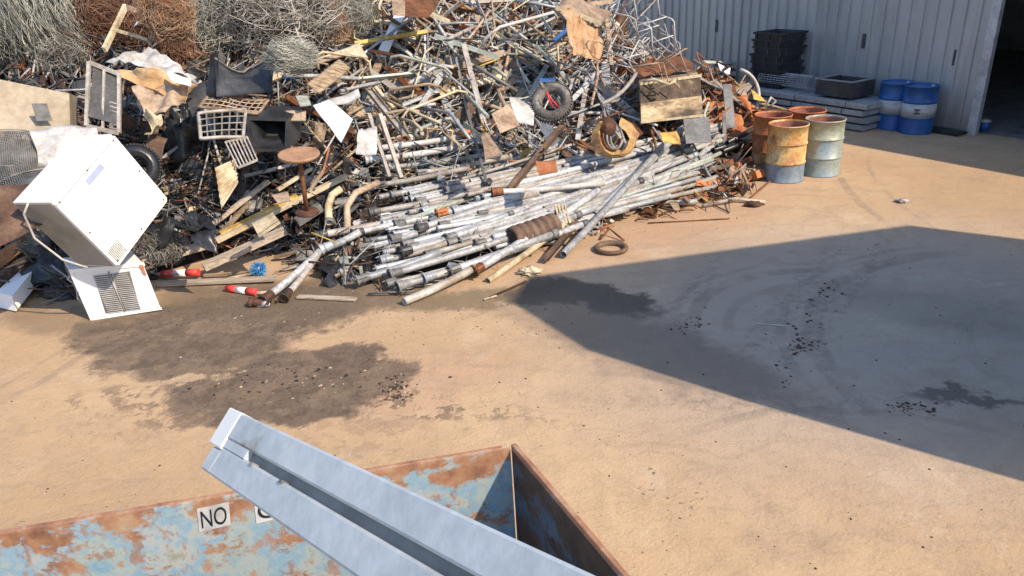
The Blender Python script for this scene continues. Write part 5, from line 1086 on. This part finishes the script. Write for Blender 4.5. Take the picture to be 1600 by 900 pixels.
# ================================================================ DRUMS
def drum(loc, mats_, label, group, name='oil_drum', closed=False, dent=None, inner='drust', H=.88, Rr=.292, band=None):
    t = thing(name, label, 'drum', loc, group); z = V(loc)
    prof = [(0, Rr-.01), (0, Rr+.006), (.018, Rr+.006), (.025, Rr)]
    segs = [prof+[(.28, Rr)], [(.28, Rr), (.288, Rr+.012), (.305, Rr+.012), (.313, Rr), (.575, Rr)], [(.575, Rr), (.583, Rr+.012), (.60, Rr+.012), (.608, Rr), (H-.02, Rr), (H-.018, Rr+.008), (H, Rr+.008), (H, Rr-.006), (H-.03, Rr-.008)]]
    nm = ('lower_band', 'middle_band', 'upper_band')
    for k in range(3):
        mb = MB().lathe(z, (0, 0, 1), segs[k], 40)
        for v in mb.v:
            if dent:
                for (a, hz, dp, sz) in dent:
                    th = math.atan2(v.y-z.y, v.x-z.x); q = ((th-a)*Rr/sz)**2+((v.z-z.z-hz)/sz)**2; f_ = 1-dp*math.exp(-q*2)/Rr; v.x = z.x+(v.x-z.x)*f_; v.y = z.y+(v.y-z.y)*f_
        mb.build(nm[k], mats_[k], t)
    if closed: MB().lathe(z, (0, 0, 1), [(H-.025, Rr-.006), (H-.022, .001)], 32).build('lid', mats_[2], t); MB().lathe(z+V((.15, -.1, H-.022)), (0, 0, 1), [(0, .03), (.03, .03), (.03, .001)], 12).build('bung', 'dirtywhite', t)
    else:
        MB().lathe(z, (0, 0, 1), [(H-.03, Rr-.008), (.03, Rr-.012), (.03, .001)], 36).build('inside_wall', inner, t)
    if band: MB().lathe(z, (0, 0, 1), [(.31, Rr+.003), (.31, Rr+.006), (.56, Rr+.006), (.56, Rr+.003)], 40).build('label_band', band, t)
    return t
ins = mat('rusty_drum_inside', [(.16, .05, .035), (.34, .12, .09), (.40, .17, .13)], .8, 0, 4, .2, .1, fine=.2)
yr = mat('rust_stained_yellow_paint', [(.16, .06, .025), (.50, .25, .08), (.62, .42, .17), (.58, .47, .36)], .6, 0, 3.5, .15, 0, (1, 1, .8), fine=.4)
gb = mat('grey_blue_drum_paint', [(.15, .18, .21), (.20, .27, .35), (.27, .31, .33)], .5, .1, 2.5, .1, 0, fine=.25)
gg = mat('pale_green_drum_paint', [(.26, .20, .14), (.30, .35, .29), (.38, .40, .32)], .5, .05, 2.5, .1, 0, fine=.3)
gb2 = mat('blue_grey_scuffed_paint', [(.24, .28, .26), (.30, .35, .35), (.18, .28, .42)], .5, .1, 3, .1, 0, fine=.2)
GD = 'open rusty drums standing in the yard'
d1, d2 = g(1224, 279.5), g(1280, 270.5); 
drum(d1, [gb, yr, yr], 'front left open drum, yellow and rust above a blue-grey bottom', GD, inner=ins, dent=[(R_(-130), .7, .03, .12), (R_(-60), .2, .025, .1)])
drum(d2, [gb2, gb2, gg], 'front right open drum, pale green above dented blue-grey', GD, inner=ins, dent=[(R_(-95), .38, .035, .09), (R_(-80), .50, .03, .07)])
drum(d1+V((.02, .74, 0)), [yr, 'orust', 'orust'], 'rusty open drum standing behind the yellow one', GD, inner=ins); drum(d2+V((.0, .74, 0)), ['orust', 'orust', 'orust'], 'rusty open drum standing behind the pale green one', GD, inner=ins)
pb = mat('worn_paper_label', [(.30, .32, .36), (.48, .50, .53), (.55, .55, .50)], .6, 0, 6, 0, 0, (1, 1, 2.5), fine=.2)
b1_, b2_ = g(1392, 199), g(1429, 206); GB = 'blue drums against the shed wall'
drum(b1_, ['blue']*3, 'left blue drum with a grey label, against the shed wall', GB, 'blue_drum', True, band=pb); tb = drum(b2_, ['blue']*3, 'right blue drum with a grey label and a white bung, nearer the doorway', GB, 'blue_drum', True, band=pb)
vd = V((-b2_.x, -b2_.y, 0)).normalized(); sd_ = V((-vd.y, vd.x, 0)); mb = MB()
for i in range(3):
    for j in range(3):
        if (i+j) % 2 == 0 or i == 1: mb.box(b2_+vd*.304+sd_*(-.05+i*.035)*1+UP*(.40+j*.035), sd_, UP, vd, .014, .014, .003)
mb.build('printed_mark', 'black', tb)

# ================================================================ stacks by the shed wall
def stack_pt(px, py, out): # ground point that lies `out` metres in front of the wall along the pixel column
    return g(px, py)
cB = wp(4.25, .5); t0_ = thing('plastic_crate', 'lowest dark nestable crate of the tall stack against the shed wall', 'crate', cB, 'dark crates stacked against the shed wall')
def crate_shell(o):
    mb = MB(); hx, hy = .40, .36
    def ring(z, e): return [o+WD*(sx*(hx+e))+WN*(sy*(hy+e))+UP*z for sx, sy in ((-1, -1), (1, -1), (1, 1), (-1, 1))]
    R = [ring(0, -.015), ring(.12, -.005), ring(.125, .022), ring(.168, .025), ring(.168, .0), ring(.03, -.03)]
    b = len(mb.v)
    for r in R: mb.v += r
    for i in range(5):
        for k in range(4): mb.face((b+i*4+k, b+i*4+(k+1) % 4, b+i*4+4+(k+1) % 4, b+i*4+4+k))
    mb.face((b, b+3, b+2, b+1)); mb.face((b+20, b+21, b+22, b+23)); return mb
crate_shell(cB).build('crate_shell', mat('charcoal_plastic', [(.022, .024, .030), (.034, .037, .045)], .55, 0, 2, .05, .1), t0_)
for k in (0, 3, 6): MB().box(cB+WD*(-.33+k*.11)+WN*.362+UP*.065, WD, WN, UP, .012, .012, .055).build('rib', 'dgrey', t0_)
for k in (0, 5): MB().box(cB-WD*.402+WN*(-.28+k*.11)+UP*.065, WN, WD, UP, .012, .012, .055).build('rib', 'dgrey', t0_)
ordw = ['', 'second from the bottom', 'third from the bottom', 'fourth from the bottom', 'fifth from the bottom', 'sixth from the bottom', 'seventh from the bottom', 'eighth from the bottom', 'ninth from the bottom', 'third from the top', 'second from the top', 'topmost']
NCR = 11
for k in range(1, NCR):
    lb = f'dark nestable crate, {ordw[k] if k < NCR-1 else "topmost"} of the tall stack against the shed wall'
    if k == NCR-2: lb = 'dark nestable crate, second from the top of the tall stack against the shed wall'
    dup(t0_, cB+UP*(.152*k)+WD*(.014*((k*7) % 5-2))+WN*(.012*((k*5) % 4-1.5)), lb)
# steel bundles
nb = ['lowest', 'second lowest', 'second highest', 'highest']
for k in range(4):
    o = wp(2.95, .75, .02+k*.135); off = (.02, -.03, .05, -.02)[k]; t_ = thing('sheet_bundle', f'{nb[k]} long galvanised steel bundle of the low stack by the shed wall', 'steel bundle', o, 'long steel bundles by the shed wall')
    mb = MB(); mb.box(o+WD*off+UP*.055, WD, WN, UP, 1.45, .46, .050, .008); mb.build('folded_sheets', 'galv', t_)
    for e in (-1.0, .2, 1.15): MB().box(o+WD*(e+off)+UP*.055, WD, WN, UP, .012, .466, .056).build('strap', 'mgrey', t_)
    for e in (-1.1, 0, 1.1): MB().box(o+WD*e-UP*.006, WD, WN, UP, .04, .44, .012).build('spacer', 'dwood', t_)
# wire mesh rolls / cage lying on the bundles
o = wp(3.75, .72, .575)
def roll(o, L, R0, nlong, rings, mt, label, name, cat, rs=.006):
    t = thing(name, label, cat, o); mb = MB(); c = V(o)+UP*R0
    for k in range(rings):
        q = c+WD*(-L/2+L*k/(rings-1)); mb.tube([q+WN*math.cos(2*math.pi*j/14)*R0*1.2+UP*math.sin(2*math.pi*j/14)*R0*(.9) for j in range(14)], rs, 4, closed=True)
    mb.build('hoops', mt, t); mb = MB()
    for j in range(nlong):
        a = 2*math.pi*j/nlong; p = WN*math.cos(a)*R0*1.2+UP*math.sin(a)*R0*.9; mb.tube([c-WD*L/2+p, c+WD*L/2+p], rs, 4)
    mb.build('long_wires', mt, t); return t
roll(o, 1.3, .15, 18, 16, 'alu', 'roll of pale wire mesh lying on the steel bundles by the shed wall', 'mesh_roll', 'mesh roll', .007)
o2 = wp(2.35, .70, .575); t_ = thing('dark_crate', 'dark open crate on the right end of the steel bundles by the shed wall', 'crate', o2)
mb = MB()
for sx in (-1, 1): mb.box(o2+WD*sx*.40+UP*.15, WD, WN, UP, .015, .36, .15); mb.box(o2+WN*sx*.35+UP*.15, WN, WD, UP, .015, .384, .149)
mb.box(o2+UP*.012, WD, WN, UP, .38, .33, .012); mb.build('crate_sides', 'dgrey', t_); mb = MB()
for sx in (-1, 1): mb.box(o2+WD*sx*.40+UP*.31, WD, WN, UP, .025, .37, .012); mb.box(o2+WN*sx*.35+UP*.31, WN, WD, UP, .022, .372, .0115)
mb.build('rim', 'galv', t_)
for k, e in enumerate((0, .12)): rod([wp(4.5+e, 1.35, .0), wp(4.35+e, 1.3, .45), wp(4.3+e, 1.25, .75)], .012, 'alu', 'thin pale bar leaning on the left end of the steel bundles', 'bar', 'leaning_bar', 'pale bars leaning on the steel bundles')
mb = MB(); o3 = wp(.85, .6, .0); mb.box(o3+UP*.16, WD, WN, UP, .16, .28, .16); 
t_ = thing('scrap_bin', 'dark narrow bin of offcuts squeezed between the steel bundles and the blue drums', 'bin', wp(1.36, .42)); o3 = V(ORI[t_.name]); MB().box(o3+UP*.2, WD, WN, UP, .11, .22, .2).build('bin_body', 'dgrey', t_)
mb = MB()
for k in range(9): c = o3+UP*(.41+.02*(k % 3))+WD*rnd(-.08, .08)+WN*rnd(-.15, .15); mb.box(c, (WD+WN*rnd(-1, 1)).normalized(), UP, (WD+WN*rnd(-1, 1)).normalized().cross(UP), rnd(.06, .14), .02, .012)
mb.build('offcuts', 'mgrey', t_)

# ================================================================ SKIP in the foreground
HR = 1.30; Sa, Sb, Sc = g(0, 835, HR), g(797, 700, HR), g(965, 900, HR)
u_ = (Sa-Sb).normalized(); v_ = (Sc-Sb).normalized(); LU, LV = 4.6, 2.1
def sk(a, b, z): return Sb+u_*a+v_*b+UP*(z-HR)
n1 = -v_; n2 = -u_ # outward normals approx
t_ = thing('scrap_skip', 'open steel skip with flaking blue paint and rust in the foreground', 'skip', sk(0, 0, 0))
paint_in = bpy.data.materials.new('flaking_blue_paint')
def skipmat(name, blue, rustc, thr, rand_sc=2.2):
    mt = mat(name, [(0, 0, 0), (1, 1, 1)], .6, 0, 1, .0, 0); n = mt.node_tree.nodes; l = mt.node_tree.links; bs = n['Principled BSDF']
    tc = n.new('ShaderNodeTexCoord')
    def no(s_, d_, r_, str_=(1, 1, 1)):
        mp = n.new('ShaderNodeMapping'); mp.inputs['Scale'].default_value = str_; l.new(tc.outputs['Object'], mp.inputs[0]); x = n.new('ShaderNodeTexNoise'); x.inputs['Scale'].default_value = s_; x.inputs['Detail'].default_value = d_; x.inputs['Roughness'].default_value = r_; l.new(mp.outputs[0], x.inputs['Vector']); return x.outputs['Fac']
    def ramp(v, cols, ps):
        cr = n.new('ShaderNodeValToRGB'); e = cr.color_ramp.elements
        while len(e) < len(cols): e.new(.5)
        for q, p, c in zip(e, ps, cols): q.position = p; q.color = (*c, 1)
        l.new(v, cr.inputs[0]); return cr.outputs[0]
    pc = ramp(no(3.0, 8, .7), blue, [.30+.4*k/(len(blue)-1) for k in range(len(blue))]); rc = ramp(no(7, 8, .7), rustc, [.3, .5, .7])
    f1 = no(rand_sc, 10, .72, (1, 1, 1.5)); fr_ = n.new('ShaderNodeMapRange'); fr_.inputs[1].default_value = thr-.02; fr_.inputs[2].default_value = thr+.03; l.new(f1, fr_.inputs[0])
    mx = n.new('ShaderNodeMix'); mx.data_type = 'RGBA'; l.new(fr_.outputs[0], mx.inputs[0]); l.new(pc, mx.inputs[6]); l.new(rc, mx.inputs[7]); 
    f2 = no(14, 6, .7, (1, 1, .6)); f2r = n.new('ShaderNodeMapRange'); f2r.inputs[1].default_value = .54; f2r.inputs[2].default_value = .60; f2r.inputs[4].default_value = .75; l.new(f2, f2r.inputs[0])
    mx2 = n.new('ShaderNodeMix'); mx2.data_type = 'RGBA'; l.new(f2r.outputs[0], mx2.inputs[0]); l.new(mx.outputs[2], mx2.inputs[6]); l.new(rc, mx2.inputs[7]); l.new(mx2.outputs[2], bs.inputs['Base Color'])
    b = n.new('ShaderNodeBump'); b.inputs['Strength'].default_value = .3; b.inputs['Distance'].default_value = .006; l.new(f1, b.inputs['Height']); l.new(b.outputs[0], bs.inputs['Normal']); return mt
RC = [(.14, .065, .04), (.32, .16, .09), (.42, .29, .18)]
SI = skipmat('flaking_pale_blue_paint', [(.07, .22, .40), (.22, .33, .38), (.33, .37, .34), (.19, .32, .42), (.36, .38, .36), (.26, .27, .22)], RC, .56, 4.2)
SE = skipmat('shaded_rusty_skip_paint', [(.03, .07, .14), (.06, .09, .13), (.10, .13, .16)], [(.03, .018, .012), (.07, .035, .022), (.12, .065, .04)], .50, 1.8)  # rusty paint with the end wall's shade darkened into its colours
SR = skipmat('rusty_rim', [(.24, .30, .32), (.34, .36, .34)], RC, .40, 3)
TH = .012
def wall(a0, b0, a1, b1, zt=HR): # plate between two plan points
    p, q = sk(a0, b0, 0), sk(a1, b1, 0); d = (q-p).normalized(); s_ = d.cross(UP); mb = MB(); mb.box((p+q)/2+UP*(.18+(zt-.18)/2), d, s_, UP, (q-p).length/2, TH/2, (zt-.18)/2); return mb
n_ = SI.node_tree.nodes; l_ = SI.node_tree.links; mrn = [q for q in n_ if q.type == 'MAP_RANGE' and abs(q.inputs[1].default_value-(.56-.02)) < 1e-4][0]
tcs = n_.new('ShaderNodeTexCoord'); sxx = n_.new('ShaderNodeSeparateXYZ'); l_.new(tcs.outputs['Object'], sxx.inputs[0]); zr = n_.new('ShaderNodeMapRange'); zr.inputs[1].default_value = HR-.16; zr.inputs[2].default_value = HR-.01; zr.inputs[4].default_value = .11; l_.new(sxx.outputs['Z'], zr.inputs[0])
adn = n_.new('ShaderNodeMath'); adn.operation = 'ADD'; l_.new(mrn.inputs[0].links[0].from_socket, adn.inputs[0]); l_.new(zr.outputs[0], adn.inputs[1]); l_.new(adn.outputs[0], mrn.inputs[0])
wall(0, 0, LU, 0).build('far_wall', SI, t_); wall(-.008, .01, -.008, LV).build('end_wall', SE, t_)
wall(0, LV, LU, LV, ).build('near_wall', SI, t_); wall(LU, .01, LU, LV-.01).build('end_wall', SI, t_)
mb = MB(); mb.prism([sk(0, 0, .17), sk(LU, 0, .17), sk(LU, LV, .17), sk(0, LV, .17)], UP*.012); mb.build('floor_plate', SE, t_)
mb = MB(); beam(mb, sk(.03, -.022, HR-.02), sk(LU, -.022, HR-.02), .013, .020, .004); mb.build('rim', SR, t_)
mb = MB(); beam(mb, sk(-.03, -.03, HR-.02), sk(-.03, LV, HR-.02), .013, .020, .004); mb.build('rim', SR, t_)
for k in range(7): p = sk(.35+k*.68, -.045, .18); MB().box(p+UP*.5, u_, v_, UP, .035, .03, .5).build('outer_post', SR, t_)
# painted stickers with lettering on the far wall's inside
def wall_hit(px, py):
    r = ray(px, py); o = V((0, 0, CAMH)); nn = u_.cross(UP).normalized(); t = (sk(0, 0, 0)-o).dot(nn)/r.dot(nn); return o+r*t
din = v_*1.0; nin = u_.cross(UP).normalized(); 
if nin.dot(v_) < 0: nin = -nin
def sticker(pxs, txt, lb, parent):
    c = [wall_hit(*p)+nin*(TH/2+.0025) for p in pxs]
    o = MB().prism(c, nin*.0015).build('sticker', 'dirtywhite', parent)
    w_ = (c[1]-c[0]).length; h_ = (c[3]-c[0]).length; ex = (c[1]-c[0]).normalized(); ey = (c[0]-c[3]).normalized(); ez = ex.cross(ey).normalized()
    cu = bpy.data.curves.new('lettering', 'FONT'); cu.body = txt; cu.size = 1; cu.align_x = 'CENTER'; cu.align_y = 'CENTER'; cu.extrude = .004
    to = bpy.data.objects.new('lt', cu); col.objects.link(to); dg = bpy.context.evaluated_depsgraph_get(); me = bpy.data.meshes.new_from_object(to.evaluated_get(dg)); bpy.data.objects.remove(to)
    xs_ = [v.co.x for v in me.vertices]; ys_ = [v.co.y for v in me.vertices]; W0, H0 = max(xs_)-min(xs_), max(ys_)-min(ys_); mx, my = (max(xs_)+min(xs_))/2, (max(ys_)+min(ys_))/2
    cc = (c[0]+c[1]+c[2]+c[3])/4+nin*.0025; sx, sy = w_*.80/W0, h_*.74/H0
    for v in me.vertices: v.co = cc+ex*((v.co.x-mx)*sx)+ey*((v.co.y-my)*sy)+nin*(v.co.z*.2)-ORI[t_.name]
    me.materials.append(M['black']); ob = bpy.data.objects.new('lettering', me); col.objects.link(ob); ob.parent = o
sticker([(308, 793), (358, 782), (361, 818), (312, 829)], 'NO', '', t_); sticker([(397, 780), (433, 771), (438, 807), (401, 816)], 'C', '', t_)
blob(sk(2.05, .35, .25), .22, .18, .14, 'black', 'black plastic bag lying in the left part of the skip', 'plastic_bag', 'bag', .5)

# ================================================================ BOOM over the skip
T0, T1 = atd(337, 683, 1.46), atd(893, 1001, .69)
d = (T1-T0).normalized(); nv = -(ray(620, 790).normalized()); s_ = d.cross(nv).normalized(); nup = s_.cross(d).normalized()
if nup.z < 0: nup = -nup; 
hw = .062; Lb = (T1-T0).length+.25
bm = mat('pale_blue_grey_boom_paint', [(.26, .24, .20), (.40, .45, .49), (.47, .52, .57), (.54, .57, .58)], .5, .05, 5, .08, 0, (1, 1, 1), pos=[.27, .36, .55, .72], fine=.15)
t_ = thing('crane_boom', 'pale blue-grey twin steel boom reaching over the skip in the foreground', 'boom', T0)
def bmP(l, x, z): return T0+d*l+s_*x+nup*z
sgn = 1 if (T0+s_).dot(V(cy)) < (T0-s_).dot(V(cy)) else -1   # s_*sgn points to the upper side in the picture
def bplate(x0, x1, z0, z1, l0, l1, nm, mm, ch=.01):
    x0, x1 = x0*sgn, x1*sgn; mb = MB(); mb.box(bmP((l0+l1)/2, (x0+x1)/2, (z0+z1)/2), d, s_, nup, (l1-l0)/2, abs(x1-x0)/2, abs(z1-z0)/2, ch); return mb.build(nm, mm, t_)
bplate(.0085, hw, -.06, 0, .052, Lb, 'upper_rail', bm, .004); bplate(-hw-.001, -.0155, -.06, -.001, .012, .055, 'lower_rail_tip', bm, .004); bplate(-hw-.001, -.0085, -.06, -.0015, .0555, Lb, 'lower_rail', bm, .004)
bplate(-.0085, .0085, -.05, -.002, .053, .16, 'web', bm, 0); bplate(-.0085, .0085, -.055, -.014, .16, Lb, 'groove_plate', 'mgrey', 0)
bplate(-.014, hw+.001, -.058, .002, -.012, .050, 'end_cap', 'white', .002)
for l_ in (.20, .33): bplate(-.012, -.006, -.02, .0015, l_, l_+.010, 'pin', 'mgrey', 0)
# crumbs and gravel on the ground
random.seed(5); mb = MB()
def crumb(c, s_):
    v = [c+V((math.cos(a)*s_*rnd(.6, 1.2), math.sin(a)*s_*rnd(.6, 1.2), 0)) for a in (0, 1.3, 2.5, 3.8, 5.1)]; tpp = c+V((0, 0, s_*rnd(.4, .8))); mb.add(v+[tpp], [(i, (i+1) % 5, 5) for i in range(5)])
for i in range(2600):
    if i < 900: p = g(rnd(-50, 1650), rnd(330, 900))
    elif i < 1500: p = g(rnd(150, 900), rnd(470, 520)+abs(random.gauss(0, 12)))
    elif i < 1800: p = g(random.gauss(620, 12), random.gauss(612, 10))
    elif i < 2100: p = g(random.gauss(480, 90), random.gauss(590, 14))
    else: k_ = random.random(); q_1 = random.choice((((1215, 600), (1275, 470)), ((1275, 480), (1300, 440)), ((1230, 545), (1270, 540)), ((1390, 636), (1460, 640)), ((1060, 515), (1090, 500)))); p = g(q_1[0][0]*(1-k_)+q_1[1][0]*k_+random.gauss(0, 7), q_1[0][1]*(1-k_)+q_1[1][1]*k_+random.gauss(0, 5))
    mb.cur = random.choice((0, 0, 1, 2, 2)); crumb(p, .002+.012*random.random()**3 if i < 1500 else .002+.022*random.random()**3.5)
tag(mb.build('dirt_crumbs', ['drust', 'tan', 'core'], origin=(0, 0, 0)), 'crumbs of dirt and small chips scattered over the yard', 'gravel', kind='stuff')
